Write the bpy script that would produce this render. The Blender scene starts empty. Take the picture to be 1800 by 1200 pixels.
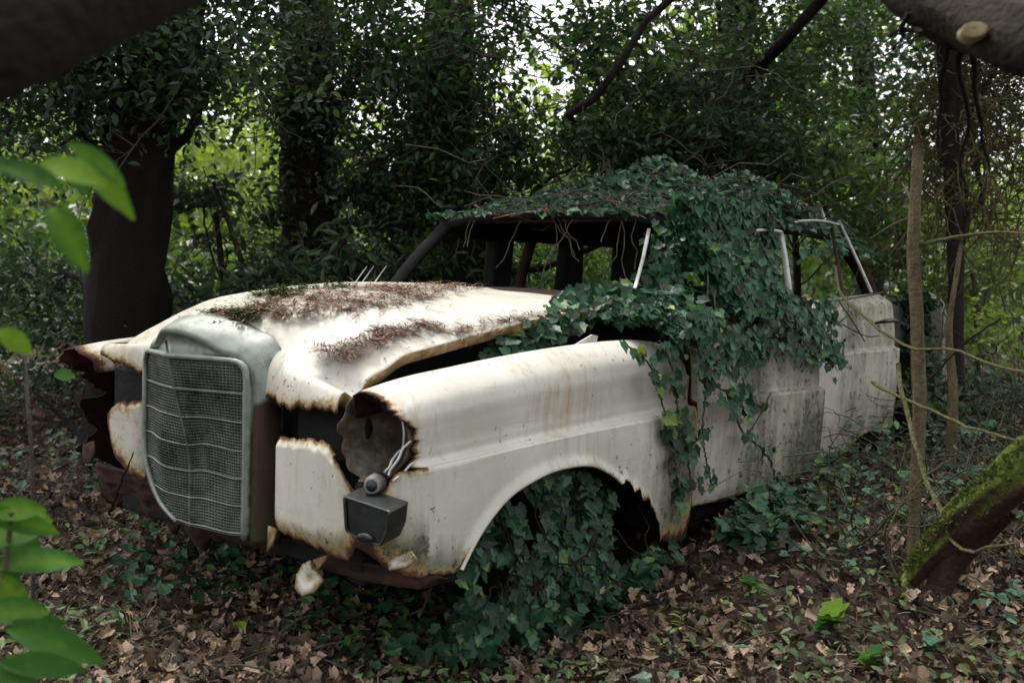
import bpy, math, random
import numpy as np
from mathutils import Vector, noise as mn
rng = np.random.default_rng(7)
random.seed(7)
SC = bpy.context.scene
COL = SC.collection
R = math.radians

# ------------------------------------------------------------------ camera
POS = np.array([-2.55, -2.70, 1.15]); YAW, PIT, ROL = R(38.5), R(-3.6), R(1.66); FW = 1.03
_f = np.array([math.cos(PIT)*math.cos(YAW), math.cos(PIT)*math.sin(YAW), math.sin(PIT)])
_s = np.cross(_f, [0, 0, 1]); _s /= np.linalg.norm(_s); _u = np.cross(_s, _f)
CS = math.cos(ROL)*_s + math.sin(ROL)*_u; CU = -math.sin(ROL)*_s + math.cos(ROL)*_u
cam = bpy.data.cameras.new("camera"); cam_o = bpy.data.objects.new("camera", cam); COL.objects.link(cam_o)
from mathutils import Matrix
M4 = Matrix(((CS[0], CU[0], -_f[0], POS[0]), (CS[1], CU[1], -_f[1], POS[1]), (CS[2], CU[2], -_f[2], POS[2]), (0, 0, 0, 1)))
cam_o.matrix_world = M4
cam.sensor_width = 36; cam.lens = 36*FW; cam.clip_start = .05; cam.clip_end = 2000
cam.dof.use_dof = True; cam.dof.focus_distance = 3.7; cam.dof.aperture_fstop = 4.0
SC.camera = cam_o

# ------------------------------------------------------------------ sky, sun, exposure
SUN_DIR = Vector((.12, .42, 1)).normalized()
W = bpy.data.worlds.new("World"); SC.world = W; W.use_nodes = True
nt = W.node_tree; nt.nodes.clear()
sky = nt.nodes.new("ShaderNodeTexSky"); sky.sky_type = 'NISHITA'; sky.sun_disc = False
sky.sun_elevation = math.asin(SUN_DIR.z); sky.sun_rotation = math.atan2(SUN_DIR.x, SUN_DIR.y)
sky.dust_density = 4; sky.air_density = 1
hs = nt.nodes.new("ShaderNodeHueSaturation"); hs.inputs['Saturation'].default_value = .14
bg = nt.nodes.new("ShaderNodeBackground"); bg.inputs[1].default_value = .15
wo = nt.nodes.new("ShaderNodeOutputWorld")
nt.links.new(sky.outputs[0], hs.inputs['Color']); nt.links.new(hs.outputs[0], bg.inputs[0]); nt.links.new(bg.outputs[0], wo.inputs[0])
sl = bpy.data.lights.new("sun", 'SUN'); sl.energy = 1.05; sl.angle = R(20); sl.color = (1, .93, .82)
so = bpy.data.objects.new("sun", sl); COL.objects.link(so); so.rotation_euler = SUN_DIR.to_track_quat('Z', 'Y').to_euler()
SC.view_settings.view_transform = 'Standard'; SC.view_settings.look = 'None'
SC.view_settings.exposure = 1.5; SC.view_settings.gamma = 1
SC.render.engine = 'CYCLES'
SC.cycles.max_bounces = 6; SC.cycles.diffuse_bounces = 3; SC.cycles.glossy_bounces = 2
SC.cycles.transmission_bounces = 3; SC.cycles.transparent_max_bounces = 4
SC.cycles.caustics_reflective = False; SC.cycles.caustics_refractive = False
SC.cycles.use_denoising = True

# ------------------------------------------------------------------ helpers
def ray(px, py): return _f + CS*(px-900)/(1800*FW) + CU*(600-py)/(1800*FW)
def at(px, py, ax, v):
    d = ray(px, py); i = 'xyz'.index(ax); return POS + d*(v-POS[i])/d[i]
def dep(px, py, D): return POS + ray(px, py)*D
def S(t, a, b):
    t = np.clip((np.asarray(t, float)-a)/(b-a), 0, 1); return t*t*(3-2*t)
def hermite(xs, ys):
    xs = np.array(xs, float); ys = np.array(ys, float)
    m = np.gradient(ys, xs)
    def fn(x):
        x = np.clip(np.asarray(x, float), xs[0], xs[-1]); i = np.clip(np.searchsorted(xs, x)-1, 0, len(xs)-2)
        h = xs[i+1]-xs[i]; t = (x-xs[i])/h
        return ((2*t**3-3*t**2+1)*ys[i]+(t**3-2*t**2+t)*h*m[i]+(-2*t**3+3*t**2)*ys[i+1]+(t**3-t**2)*h*m[i+1])
    return fn
def cr(pts, n):                      # smooth curve through points, n samples
    p = np.array(pts, float); L = np.r_[0, np.cumsum(np.linalg.norm(np.diff(p, axis=0), axis=1))]
    t = np.linspace(0, L[-1], n)
    return np.stack([hermite(L, p[:, k])(t) for k in range(p.shape[1])], 1)
def n1(x, s=1., seed=0.): return mn.noise(Vector((x*s+seed*7.13, seed*3.7, .5)))
def n1a(xs, s=1., seed=0.): return np.array([n1(float(x), s, seed) for x in np.ravel(xs)]).reshape(np.shape(xs))
def n3(p, s, seed=0.):
    return np.array([mn.noise(Vector((float(a[0])*s+seed, float(a[1])*s, float(a[2])*s))) for a in p])
def mesh(name, V, F, mat=None, parent=None, smooth=True, attrs=None, mats=None):
    V = np.asarray(V, np.float32); me = bpy.data.meshes.new(name)
    if isinstance(F, np.ndarray): F = [F]
    F = [np.asarray(a, np.int32) for a in F if len(a)]
    tot = sum(a.shape[0] for a in F); loops = np.concatenate([a.ravel() for a in F])
    sizes = np.concatenate([np.full(a.shape[0], a.shape[1], np.int32) for a in F])
    me.vertices.add(len(V)); me.vertices.foreach_set("co", V.ravel())
    me.loops.add(len(loops)); me.loops.foreach_set("vertex_index", loops)
    me.polygons.add(tot); st = np.r_[0, np.cumsum(sizes)[:-1]].astype(np.int32)
    me.polygons.foreach_set("loop_start", st); me.polygons.foreach_set("loop_total", sizes)
    me.update(calc_edges=True)
    me.polygons.foreach_set("use_smooth", np.full(tot, smooth))
    if attrs:
        for k, a in attrs.items():
            at_ = me.attributes.new(k, 'FLOAT', 'POINT'); at_.data.foreach_set("value", np.asarray(a, np.float32).ravel())
    me.validate()
    for m in (mats or ([mat] if mat else [])): me.materials.append(m)
    o = bpy.data.objects.new(name, me); COL.objects.link(o)
    if parent: o.parent = parent; o.matrix_parent_inverse = parent.matrix_world.inverted()
    return o
def tag(o, label=None, cat=None, group=None, kind=None):
    if label: o['label'] = label
    if cat: o['category'] = cat
    if group: o['group'] = group
    if kind: o['kind'] = kind
    return o
def empty(name, loc, label, cat, group=None):
    o = bpy.data.objects.new(name, None); COL.objects.link(o); o.location = tuple(loc); o.empty_display_size = .1
    bpy.context.view_layer.update()
    return tag(o, label, cat, group)
class Geo:
    def __init__(s): s.V = []; s.F = []; s.n = 0; s.A = []
    def add(s, V, F, a=0.):
        V = np.asarray(V, float); s.V.append(V)
        s.F += [tuple(int(i)+s.n for i in f) for f in F]; s.n += len(V)
        s.A.append(np.broadcast_to(np.asarray(a, float), (len(V),)))
        return s
    def grid(s, G, a=0., close=False):
        nu, nv = G.shape[:2]; f = []
        for i in range(nu-1):
            for j in range(nv if close else nv-1):
                k = (j+1) % nv; f.append((i*nv+j, (i+1)*nv+j, (i+1)*nv+k, i*nv+k))
        return s.add(G.reshape(-1, 3), f, np.ravel(a) if np.ndim(a) else a)
    def tube(s, P, r, k=6, a=0., cap=True, rough=0., flat=1.):
        P = np.array(P, float); n = len(P); r = np.broadcast_to(np.asarray(r, float), (n,))
        T = np.gradient(P, axis=0); T /= np.linalg.norm(T, axis=1)[:, None]+1e-9
        ref = np.array([0, 0, 1.]) if abs(T[0][2]) < .9 else np.array([1., 0, 0])
        N = np.cross(T[0], ref); N /= np.linalg.norm(N); G = np.zeros((n, k, 3))
        ang = np.linspace(0, 2*np.pi, k, endpoint=False)
        for i in range(n):
            N = N-T[i]*(N@T[i]); N /= np.linalg.norm(N)+1e-9; B = np.cross(T[i], N)
            rr = r[i]*(1+rough*np.array([mn.noise(Vector(tuple(P[i]*6))+Vector((math.cos(q)*2, math.sin(q)*2, 0))) for q in ang])) if rough else r[i]
            G[i] = P[i]+(np.cos(ang)*rr)[:, None]*N+(np.sin(ang)*rr*flat)[:, None]*B
        s.grid(G, a, close=True)
        if cap:
            b = s.n-n*k
            s.F.append(tuple(b+j for j in range(k))[::-1]); s.F.append(tuple(b+(n-1)*k+j for j in range(k)))
        return s
    def box(s, lo, hi, a=0., M=None):
        x0, y0, z0 = lo; x1, y1, z1 = hi
        V = np.array([(x0,y0,z0),(x1,y0,z0),(x1,y1,z0),(x0,y1,z0),(x0,y0,z1),(x1,y0,z1),(x1,y1,z1),(x0,y1,z1)], float)
        if M is not None: V = M(V)
        return s.add(V, [(0,3,2,1),(4,5,6,7),(0,1,5,4),(1,2,6,5),(2,3,7,6),(3,0,4,7)], a)
    def lathe(s, prof, c, axis, k=24, a=0., sq=(1, 1)):
        axis = np.array(axis, float)/np.linalg.norm(axis); ref = np.array([0, 0, 1.]) if abs(axis[2]) < .9 else np.array([1., 0, 0])
        N = np.cross(ref, axis); N /= np.linalg.norm(N); B = np.cross(axis, N)
        ang = np.linspace(0, 2*np.pi, k, endpoint=False)
        G = np.array([[np.array(c)+axis*h+r*(math.cos(q)*N*sq[0]+math.sin(q)*B*sq[1]) for q in ang] for r, h in prof])
        return s.grid(G, a, close=True)
    def build(s, name, mat, parent=None, smooth=True, attr='rnd', mats=None):
        me = bpy.data.meshes.new(name); V = np.concatenate(s.V)
        me.from_pydata(V.tolist(), [], s.F); me.update()
        me.polygons.foreach_set("use_smooth", np.full(len(me.polygons), smooth))
        a = me.attributes.new(attr, 'FLOAT', 'POINT'); a.data.foreach_set("value", np.concatenate(s.A).astype(np.float32))
        for m in (mats or [mat]): me.materials.append(m)
        o = bpy.data.objects.new(name, me); COL.objects.link(o)
        if parent: o.parent = parent; o.matrix_parent_inverse = parent.matrix_world.inverted()
        return o
def solid(o, t, off=-1, inner=None):
    m = o.modifiers.new("solid", 'SOLIDIFY'); m.thickness = t; m.offset = off
    if inner is not None: m.material_offset = inner; m.material_offset_rim = inner
    return o
def bevel(o, w, n=2):
    m = o.modifiers.new("bevel", 'BEVEL'); m.width = w; m.segments = n; m.limit_method = 'ANGLE'; return o

# ------------------------------------------------------------------ materials
class Mat:
    def __init__(s, name):
        s.m = bpy.data.materials.new(name); s.m.use_nodes = True; s.t = s.m.node_tree; s.t.nodes.clear()
        s.out = s.N('ShaderNodeOutputMaterial'); s.co = s.N('ShaderNodeTexCoord').outputs['Object']
    def N(s, k, **kw):
        n = s.t.nodes.new(k)
        for a, b in kw.items(): setattr(n, a, b)
        return n
    def L(s, a, b): s.t.links.new(a, b)
    def put(s, sock, v):
        if isinstance(v, bpy.types.NodeSocket): s.L(v, sock)
        elif isinstance(v, (tuple, list)) and len(v) == 3 and sock.type == 'RGBA': sock.default_value = (*v, 1)
        else: sock.default_value = v
    def noise(s, sc=5, det=4, rough=.6, scale3=None, off=None):
        n = s.N('ShaderNodeTexNoise'); n.inputs['Scale'].default_value = sc; n.inputs['Detail'].default_value = det; n.inputs['Roughness'].default_value = rough
        v = s.co
        if scale3 or off:
            mp = s.N('ShaderNodeMapping'); mp.inputs['Scale'].default_value = scale3 or (1, 1, 1); mp.inputs['Location'].default_value = off or (0, 0, 0)
            s.L(s.co, mp.inputs[0]); v = mp.outputs[0]
        s.L(v, n.inputs['Vector']); return n.outputs[0]
    def ramp(s, v, stops, interp='LINEAR'):
        r = s.N('ShaderNodeValToRGB'); r.color_ramp.interpolation = interp; e = r.color_ramp.elements
        while len(e) < len(stops): e.new(.5)
        for x, (p, c) in zip(e, stops):
            x.position = p; x.color = (*(c if isinstance(c, tuple) else (c, c, c)), 1)
        s.put(r.inputs[0], v); return r.outputs[0]
    def mix(s, f, a, b, mode='MIX'):
        n = s.N('ShaderNodeMix', data_type='RGBA', blend_type=mode); s.put(n.inputs[0], f); s.put(n.inputs[6], a); s.put(n.inputs[7], b); return n.outputs[2]
    def math(s, op, a, b=0., c=None, clamp=False):
        n = s.N('ShaderNodeMath', operation=op, use_clamp=clamp); s.put(n.inputs[0], a); s.put(n.inputs[1], b)
        if c is not None: s.put(n.inputs[2], c)
        return n.outputs[0]
    def attr(s, name): return s.N('ShaderNodeAttribute', attribute_name=name).outputs['Fac']
    def nz(s):
        g = s.N('ShaderNodeNewGeometry'); x = s.N('ShaderNodeSeparateXYZ'); s.L(g.outputs['Normal'], x.inputs[0]); return x.outputs['Z']
    def bump(s, h, st=.3, d=.01):
        b = s.N('ShaderNodeBump'); b.inputs['Strength'].default_value = st; b.inputs['Distance'].default_value = d; s.put(b.inputs['Height'], h); return b.outputs[0]
    def fin(s, col, rough=.6, metal=0., bump=None, spec=.5, trans=0., coat=0.):
        p = s.N('ShaderNodeBsdfPrincipled'); s.put(p.inputs['Base Color'], col); s.put(p.inputs['Roughness'], rough); s.put(p.inputs['Metallic'], metal)
        s.put(p.inputs['Specular IOR Level'], spec)
        if coat: p.inputs['Coat Weight'].default_value = coat; p.inputs['Coat Roughness'].default_value = .25
        if bump is not None: s.L(bump, p.inputs['Normal'])
        o = p.outputs[0]
        if trans:
            t = s.N('ShaderNodeBsdfTranslucent'); s.put(t.inputs[0], s.mix(.6, col, (1.3, 1.5, .5), 'MULTIPLY')); x = s.N('ShaderNodeMixShader'); x.inputs[0].default_value = trans
            s.L(o, x.inputs[1]); s.L(t.outputs[0], x.inputs[2]); o = x.outputs[0]
        s.L(o, s.out.inputs[0]); return s.m

def leafmat(name, stops, rough=.4, trans=.25, spec=.5):
    M = Mat(name); c = M.ramp(M.attr('rnd'), stops)
    c = M.mix(M.math('MULTIPLY', M.noise(60, 2), .5), c, (.02, .03, .015))
    return M.fin(c, rough, spec=spec, trans=trans)
IVY = leafmat("ivy_leaf", [(0, (.005, .018, .008)), (.35, (.012, .050, .022)), (.65, (.024, .092, .042)), (.88, (.055, .155, .08)), (.97, (.09, .20, .10)), (1, (.20, .30, .05))], .4, .25, .28)
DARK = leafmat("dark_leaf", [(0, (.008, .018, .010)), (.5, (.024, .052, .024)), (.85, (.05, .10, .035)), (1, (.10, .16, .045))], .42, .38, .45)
WOOD = leafmat("woodland_leaf", [(0, (.012, .03, .014)), (.5, (.036, .078, .030)), (.85, (.075, .14, .045)), (1, (.14, .21, .055))], .42, .45, .4)
MID = leafmat("mid_leaf", [(0, (.035, .075, .028)), (.6, (.08, .16, .045)), (1, (.17, .27, .07))], .42, .5)
MOSS = leafmat("moss_tuft", [(0, (.02, .03, .006)), (.6, (.055, .075, .012)), (1, (.12, .14, .025))], .8, .2, .2)
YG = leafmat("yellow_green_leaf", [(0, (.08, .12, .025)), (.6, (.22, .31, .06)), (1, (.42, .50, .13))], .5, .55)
FRESH = leafmat("fresh_leaf", [(0, (.022, .07, .016)), (.6, (.045, .14, .022)), (1, (.15, .27, .015))], .65, .4, .08)
LIT = leafmat("dead_leaf", [(0, (.014, .009, .007)), (.4, (.07, .041, .028)), (.7, (.18, .112, .078)), (.92, (.40, .28, .21)), (1, (.38, .27, .12))], .7, .1, .3)
NEED = leafmat("needle", [(0, (.09, .042, .03)), (.5, (.24, .12, .085)), (1, (.50, .33, .25))], .75, 0, .2)

def barkmat(name, a, b, moss=0., sc=1., mcol=(.10, .14, .025)):
    M = Mat(name); n = M.noise(14*sc, 8, .7, (1, 1, .25)); c = M.ramp(n, [(.3, a), (.7, b)])
    if moss:
        k = M.math('ADD', M.math('MULTIPLY', M.nz(), .55), M.noise(9, 6, .7)); k = M.ramp(k, [(.75-moss*.4, 0.), (.9-moss*.4, 1.)])
        c = M.mix(k, c, M.ramp(M.noise(60, 4), [(.3, tuple(x*.5 for x in mcol)), (.7, tuple(x*1.5 for x in mcol))]))
    return M.fin(c, .9, spec=.2, bump=M.bump(M.math('ADD', n, M.noise(70, 4)), .9, .02))
BARK = barkmat("dark_bark", (.008, .006, .005), (.028, .021, .018))
BARK_RED = barkmat("reddish_bark", (.004, .0025, .002), (.013, .0065, .0055))
BOUGH = barkmat("red_brown_bough", (.007, .005, .003), (.024, .017, .011))
TWIG = barkmat("grey_twig", (.035, .03, .025), (.13, .115, .095), .1, 3, (.06, .065, .03))
TWIG_Y = barkmat("yellow_twig", (.06, .048, .026), (.17, .135, .075), .2, 3, (.07, .075, .025))
MOSSLOG = barkmat("mossy_bark", (.015, .008, .006), (.07, .032, .02), .95, 1, (.06, .08, .012))

def paintmat(name, tint=(.55, .53, .475), g=1.):
    M = Mat(name)
    big = M.noise(3.2, 5, .6); c = M.mix(M.ramp(big, [(.35, 0.), (.7, 1.)]), tint, tuple(x*k for x, k in zip(tint, (.80, .79, .72))))
    fine = M.noise(45, 6, .7)
    c = M.mix(M.ramp(fine, [(.62, 0.), (.78, .45)]), c, (.28, .25, .19))
    scr = M.ramp(M.noise(1, 3, .6, (4, 4, 90), (5, 5, 5)), [(.30, 1.), (.36, 0.)]); c = M.mix(M.math('MULTIPLY', scr, .25), c, (.25, .22, .17))
    bl = M.ramp(M.noise(9, 8, .8, (1, 1, .6), (2, 7, 1)), [(.5, 0.), (.75, .55)]); c = M.mix(bl, c, tuple(x*.62 for x in tint))
    sp2 = M.math('ADD', M.noise(55, 3, .6, None, (4, 4, 4)), M.math('MULTIPLY', M.noise(4, 3, .6, None, (9, 1, 4)), .5)); c = M.mix(M.ramp(sp2, [(.95, 0.), (.99, .9)]), c, (.10, .05, .025))
    rs = M.math('MULTIPLY', M.noise(1, 4, .6, (30, 30, 1.4), (8, 3, 3)), M.noise(2.5, 3, .6, None, (1, 9, 4))); c = M.mix(M.ramp(rs, [(.30, 0.), (.46, .7)]), c, (.34, .24, .12))
    gr = M.attr('grime')
    ol = M.math('MULTIPLY', gr, M.ramp(M.noise(1, 6, .7, (7, 7, 1.6), (3, 1, 2)), [(.35, .25), (.65, 1.)])); c = M.mix(M.ramp(ol, [(.05, 0.), (.75, .8)]), c, (.29, .26, .15))
    st = M.noise(1, 6, .7, (26, 26, 2.2)); st2 = M.noise(7, 7, .75)
    k = M.math('MULTIPLY', M.math('ADD', st, st2), .5)
    k = M.math('ADD', k, M.math('MULTIPLY', gr, .40*g)); k1 = M.ramp(k, [(.56, 0.), (.84, .9)])
    c = M.mix(k1, c, M.ramp(M.noise(30, 5), [(.35, (.035, .04, .028)), (.7, (.12, .12, .065))]))
    spk = M.math('ADD', M.noise(38, 3, .6), M.math('MULTIPLY', gr, .22)); c = M.mix(M.ramp(spk, [(.70, 0.), (.76, .85)]), c, (.04, .042, .03))
    ru = M.math('ADD', M.attr('rust'), M.math('MULTIPLY', M.math('SUBTRACT', M.math('ADD', M.math('MULTIPLY', M.noise(22, 8, .8), .6), M.math('MULTIPLY', M.noise(90, 6, .8), .4)), .5), 1.7))
    c = M.mix(M.ramp(ru, [(.24, 0.), (.46, .85)]), c, M.mix(M.noise(70, 3), (.20, .12, .035), (.46, .36, .16)))
    c = M.mix(M.ramp(ru, [(.46, 0.), (.58, 1.)]), c, M.mix(M.noise(50, 4), (.05, .02, .010), (.20, .085, .03)))
    c = M.mix(M.ramp(ru, [(.62, 0.), (.78, 1.)]), c, (.03, .014, .010))
    ro = M.math('ADD', .46, M.math('MULTIPLY', M.ramp(ru, [(.3, 0.), (.5, 1.)]), .5)); ro = M.math('ADD', ro, M.math('MULTIPLY', k1, .4), clamp=True)
    b = M.bump(M.math('ADD', M.math('MULTIPLY', M.ramp(ru, [(.3, 0.), (.6, 1.)]), fine), M.math('MULTIPLY', M.noise(5, 3), 1.5)), .35, .007)
    return M.fin(c, ro, bump=b, spec=.45)
PAINT = paintmat("aged_white_paint")
def rustmat(name, a, b, c3, sc=9):
    M = Mat(name); n = M.noise(sc, 8, .72); c = M.ramp(n, [(.3, a), (.52, b), (.72, c3)])
    return M.fin(c, .85, spec=.25, bump=M.bump(M.noise(50, 6), .6, .006))
RUST = rustmat("dark_rust", (.010, .006, .005), (.035, .016, .011), (.09, .035, .018))
RUSTPINK = rustmat("red_oxide", (.05, .014, .012), (.14, .045, .038), (.26, .12, .10))
def farinner():
    M = Mat("torn_fender_inside"); n = M.noise(9, 8, .72); x = M.N('ShaderNodeSeparateXYZ'); M.L(M.co, x.inputs[0])
    a = M.ramp(n, [(.3, (.006, .003, .003)), (.6, (.022, .008, .007))]); b = M.ramp(n, [(.3, (.07, .02, .018)), (.7, (.20, .08, .07))])
    k = M.math('ADD', x.outputs['Z'], M.math('MULTIPLY', M.math('SUBTRACT', n, .5), .15)); return M.fin(M.mix(M.ramp(k, [(.78, 0.), (.82, 1.)]), a, b), .85, spec=.2)
RUSTPINK = farinner()
REDRUST = rustmat("red_brown_rust", (.010, .004, .004), (.035, .013, .011), (.075, .03, .024))
RUSTYEL = rustmat("yellow_rust", (.05, .02, .008), (.20, .125, .05), (.42, .36, .25), 16)
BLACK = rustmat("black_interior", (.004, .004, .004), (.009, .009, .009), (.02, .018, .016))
BUCKET = rustmat("lamp_bucket", (.02, .018, .016), (.07, .05, .03), (.17, .17, .155), 7)
def chromemat():
    M = Mat("dull_chrome"); n = M.noise(9, 7, .7); c = M.ramp(n, [(.3, (.10, .12, .095)), (.55, (.24, .265, .235)), (.75, (.09, .12, .075))])
    c = M.mix(M.ramp(M.math('ADD', M.attr('rnd'), M.math('MULTIPLY', M.math('SUBTRACT', M.noise(20, 6), .5), .8)), [(.4, 0.), (.7, 1.)]), c, M.mix(M.ramp(M.noise(9, 6, .7, (1, 1, .3)), [(.4, 0.), (.6, 1.)]), (.035, .045, .018), (.045, .02, .012)))
    return M.fin(c, M.ramp(n, [(.3, .42), (.7, .65)]), metal=.35, bump=M.bump(M.noise(30, 5), .15, .004))
CHROME = chromemat()
def plain(name, c, r=.5, metal=0., var=.4):
    M = Mat(name); return M.fin(M.ramp(M.noise(14, 6, .7), [(.3, tuple(x*(1-var) for x in c)), (.7, tuple(x*(1+var) for x in c))]), r, metal=metal, bump=M.bump(M.noise(60, 4), .3, .003))
def barmat():
    M = Mat("grille_bar"); n = M.noise(7, 5, .7); c = M.ramp(n, [(.3, (.025, .035, .024)), (.65, (.20, .235, .20))]); return M.fin(c, .4, metal=.4)
BARM = barmat()
BARM2 = plain('crossbar_metal', (.14, .165, .14), .45, .4)
FRAME = plain("pale_frame_metal", (.42, .42, .40), .45, .3)
HOUSING = plain("black_plastic", (.009, .012, .012), .38, 0, .8)
WHITEP = plain("porcelain_grey", (.16, .155, .14), .55, 0, .6)
SEAT = plain("dark_red_upholstery", (.03, .010, .009), .7)
PALEBARK = barkmat("pale_wood", (.16, .14, .10), (.50, .47, .36), .25, 1, (.16, .17, .02))

def groundmat():
    M = Mat("forest_floor"); a = M.ramp(M.noise(22, 8, .75), [(.3, (.014, .010, .008)), (.5, (.06, .04, .03)), (.7, (.15, .10, .07))])
    g = M.ramp(M.noise(30, 8, .8), [(.3, (.05, .075, .02)), (.7, (.20, .26, .07))])
    s = M.N('ShaderNodeSeparateXYZ'); M.L(M.co, s.inputs[0])
    d = M.math('ADD', M.math('MULTIPLY', s.outputs[0], .45), M.math('MULTIPLY', s.outputs[1], .6)); d = M.math('ADD', d, M.math('MULTIPLY', M.noise(.4, 4), 4))
    c = M.mix(M.ramp(M.math('DIVIDE', d, 20.), [(.42, 0.), (.55, 1.)]), a, g)
    return M.fin(c, .95, spec=.15, bump=M.bump(M.noise(28, 8, .8), 1, .04))
GROUND = groundmat()

# ------------------------------------------------------------------ ground
def gz(x, y):
    x = np.asarray(x, float); y = np.asarray(y, float)
    z = .075+.095*S(x, -.1, 1.)+.15*S(x, .9, 2.2)+.12*S(x, 2.2, 5)+.055*S(x, .82, 1.05)*(1-.6*S(x, 1.9, 2.6))*(y > -2.2)*S(y+2.2, 0, 1.0)
    z = z+.10*S(y, 1.2, 3.5)-.10*S(-x, .3, 2.)*0
    ins = S(.95-np.abs(y), 0, .12)*S(x+.1, 0, .3)*S(4.1-x, 0, .2)
    z = z-ins*(.10+.05*S(x, .5, 1.5))
    z = z+.03*np.sin(x*2.3+y*1.1)+.022*np.sin(3.7*y-x*1.9+1)+.012*np.sin(9*x+4*y)*np.cos(7*y-2*x)
    far = np.hypot(x, y); z = z+.3*S(far, 10, 40)*0
    return z
def coords():
    a = np.arange(0, 7.0, .045); b = []; v = a[-1]; st = .05
    while v < 400: st *= 1.13; v += st; b.append(v)
    p = np.r_[a, b]; return np.r_[-p[::-1][:-1], p]
gx = coords(); X, Y = np.meshgrid(gx+.5, gx-.3, indexing='ij')
Z = gz(X, Y); nearm = (np.hypot(X, Y) < 9)
Z[nearm] += np.array([mn.noise(Vector((a*5, b*5, 0)))*.02+mn.noise(Vector((a*17, b*17, 3)))*.012 for a, b in zip(X[nearm], Y[nearm])])
n = len(gx); I = np.arange(n*n).reshape(n, n)
Fq = np.stack([I[:-1, :-1], I[1:, :-1], I[1:, 1:], I[:-1, 1:]], -1).reshape(-1, 4)
tag(mesh('ground', np.stack([X, Y, Z], -1).reshape(-1, 3), Fq, GROUND), kind='structure')

# ------------------------------------------------------------------ leaf scattering
def T_ivy():
    h = [(.0, .02), (.20, -.13), (.42, -.02), (.40, .18), (.50, .38), (.29, .58), (0, 1.0)]
    o = h+[(-x, y) for x, y in h[-2:0:-1]]
    V = [(0, .3, -.05)]+[(x, y, .06*abs(x)*2-.12*max(0, y-.5)) for x, y in o]
    n = len(o); return np.array(V, float)-np.array([0, .1, 0]), np.array([(0, 1+i, 1+(i+1) % n) for i in range(n)])
def T_simple(w=.27):
    V = [(0, 0, 0), (w*.8, .3, .05), (w*.85, .65, .02), (0, 1, -.12), (-w*.85, .65, .02), (-w*.8, .3, .05), (0, .45, -.04)]
    return np.array(V, float), np.array([(0, 1, 6), (1, 2, 6), (2, 3, 6), (3, 4, 6), (4, 5, 6), (5, 0, 6)])
def T_quad(w=.3):
    return np.array([(0, 0, 0), (w, .5, .07), (0, 1, -.05), (-w, .5, .07)], float), np.array([(0, 1, 2), (0, 2, 3)])
def T_big(w=.22, nseg=8):
    V = []; F = []
    for i in range(nseg+1):
        t = i/nseg; ww = w*math.sin(math.pi*min(1, t*.96+.02))**.75; z = -.35*t*t
        V += [(-ww, t, z+.06*(1 if 0 < i < nseg else 0)), (0, t, z), (ww, t, z+.06*(1 if 0 < i < nseg else 0))]
    for i in range(nseg):
        b = 3*i; F += [(b, b+1, b+4), (b, b+4, b+3), (b+1, b+2, b+5), (b+1, b+5, b+4)]
    return np.array(V, float), np.array(F)
def T_dead(seed):
    r = random.Random(seed); n = 13; V = [(0, 0, 0)]
    bend = r.uniform(.3, 1.1); tw = r.uniform(-.8, .8); asp = r.uniform(.5, .85)
    for i in range(n):
        q = 2*math.pi*i/n; rad = (.54 if i % 2 else .40)*r.uniform(.75, 1.15)*(1.0+.15*math.cos(q)); x = rad*math.sin(q)*asp; y = rad*math.cos(q)
        V.append((x*(1-bend*.3), y, bend*x*x*2.2+tw*x*y+r.uniform(-.04, .10)))
    return np.array(V, float), np.array([(0, 1+i, 1+(i+1) % n) for i in range(n)])
def frames(Nrm, tip, roll=.5):
    N = len(Nrm); Nrm = Nrm/(np.linalg.norm(Nrm, axis=1)[:, None]+1e-9)
    t = tip+rng.normal(0, roll, (N, 3)); t -= Nrm*np.sum(t*Nrm, 1)[:, None]; t /= np.linalg.norm(t, axis=1)[:, None]+1e-9
    s = np.cross(t, Nrm); return np.stack([s, t, Nrm], 2)       # columns x,y,z
def leaves(tmpl, P, Nrm, tip, size, rnd=None, roll=.5):
    TV, TF = tmpl; N = len(P); Rm = frames(Nrm, tip, roll)
    size = np.broadcast_to(size, (N,))
    V = np.einsum('nij,kj->nki', Rm, TV)*size[:, None, None]+P[:, None, :]
    F = TF[None]+(np.arange(N)*len(TV))[:, None, None]
    rnd = rng.random(N) if rnd is None else rnd
    return V.reshape(-1, 3), F.reshape(-1, TF.shape[1]), np.repeat(rnd, len(TV))
def merge(parts):
    V = []; F = []; A = []; n = 0
    for v, f, a in parts: V.append(v); F.append(f+n); A.append(a); n += len(v)
    return np.concatenate(V), np.concatenate(F), np.concatenate(A)
def leafobj(name, parts, mat, parent=None):
    V, F, A = merge(parts); return mesh(name, V, F, mat, parent, attrs={'rnd': A}, smooth=False)
def rdir(n): v = rng.normal(0, 1, (n, 3)); return v/np.linalg.norm(v, axis=1)[:, None]
def sph(n): return rdir(n)*(rng.random(n)**(1/3))[:, None]
def crooked(p0, p1, n=8, amp=.06, seed=None, sag=0.):
    sd = random.random()*100 if seed is None else seed
    p0 = np.array(p0, float); p1 = np.array(p1, float); L = np.linalg.norm(p1-p0); out = []
    for i in range(n+1):
        t = i/n; w = math.sin(math.pi*t)**.5 if 0 < t < 1 else 0
        o = np.array([n1(t*3, 1, sd), n1(t*3, 1, sd+9), n1(t*3, 1, sd+17)])*amp*L*1.6*w
        out.append(p0+(p1-p0)*t+o-np.array([0, 0, sag*L*math.sin(math.pi*t)]))
    return np.array(out)

# ------------------------------------------------------------------ the car
car = empty('abandoned_car', (1.5, 0, 0), 'rusted white old saloon car without wheels, overgrown with ivy in the wood', 'car')

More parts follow.
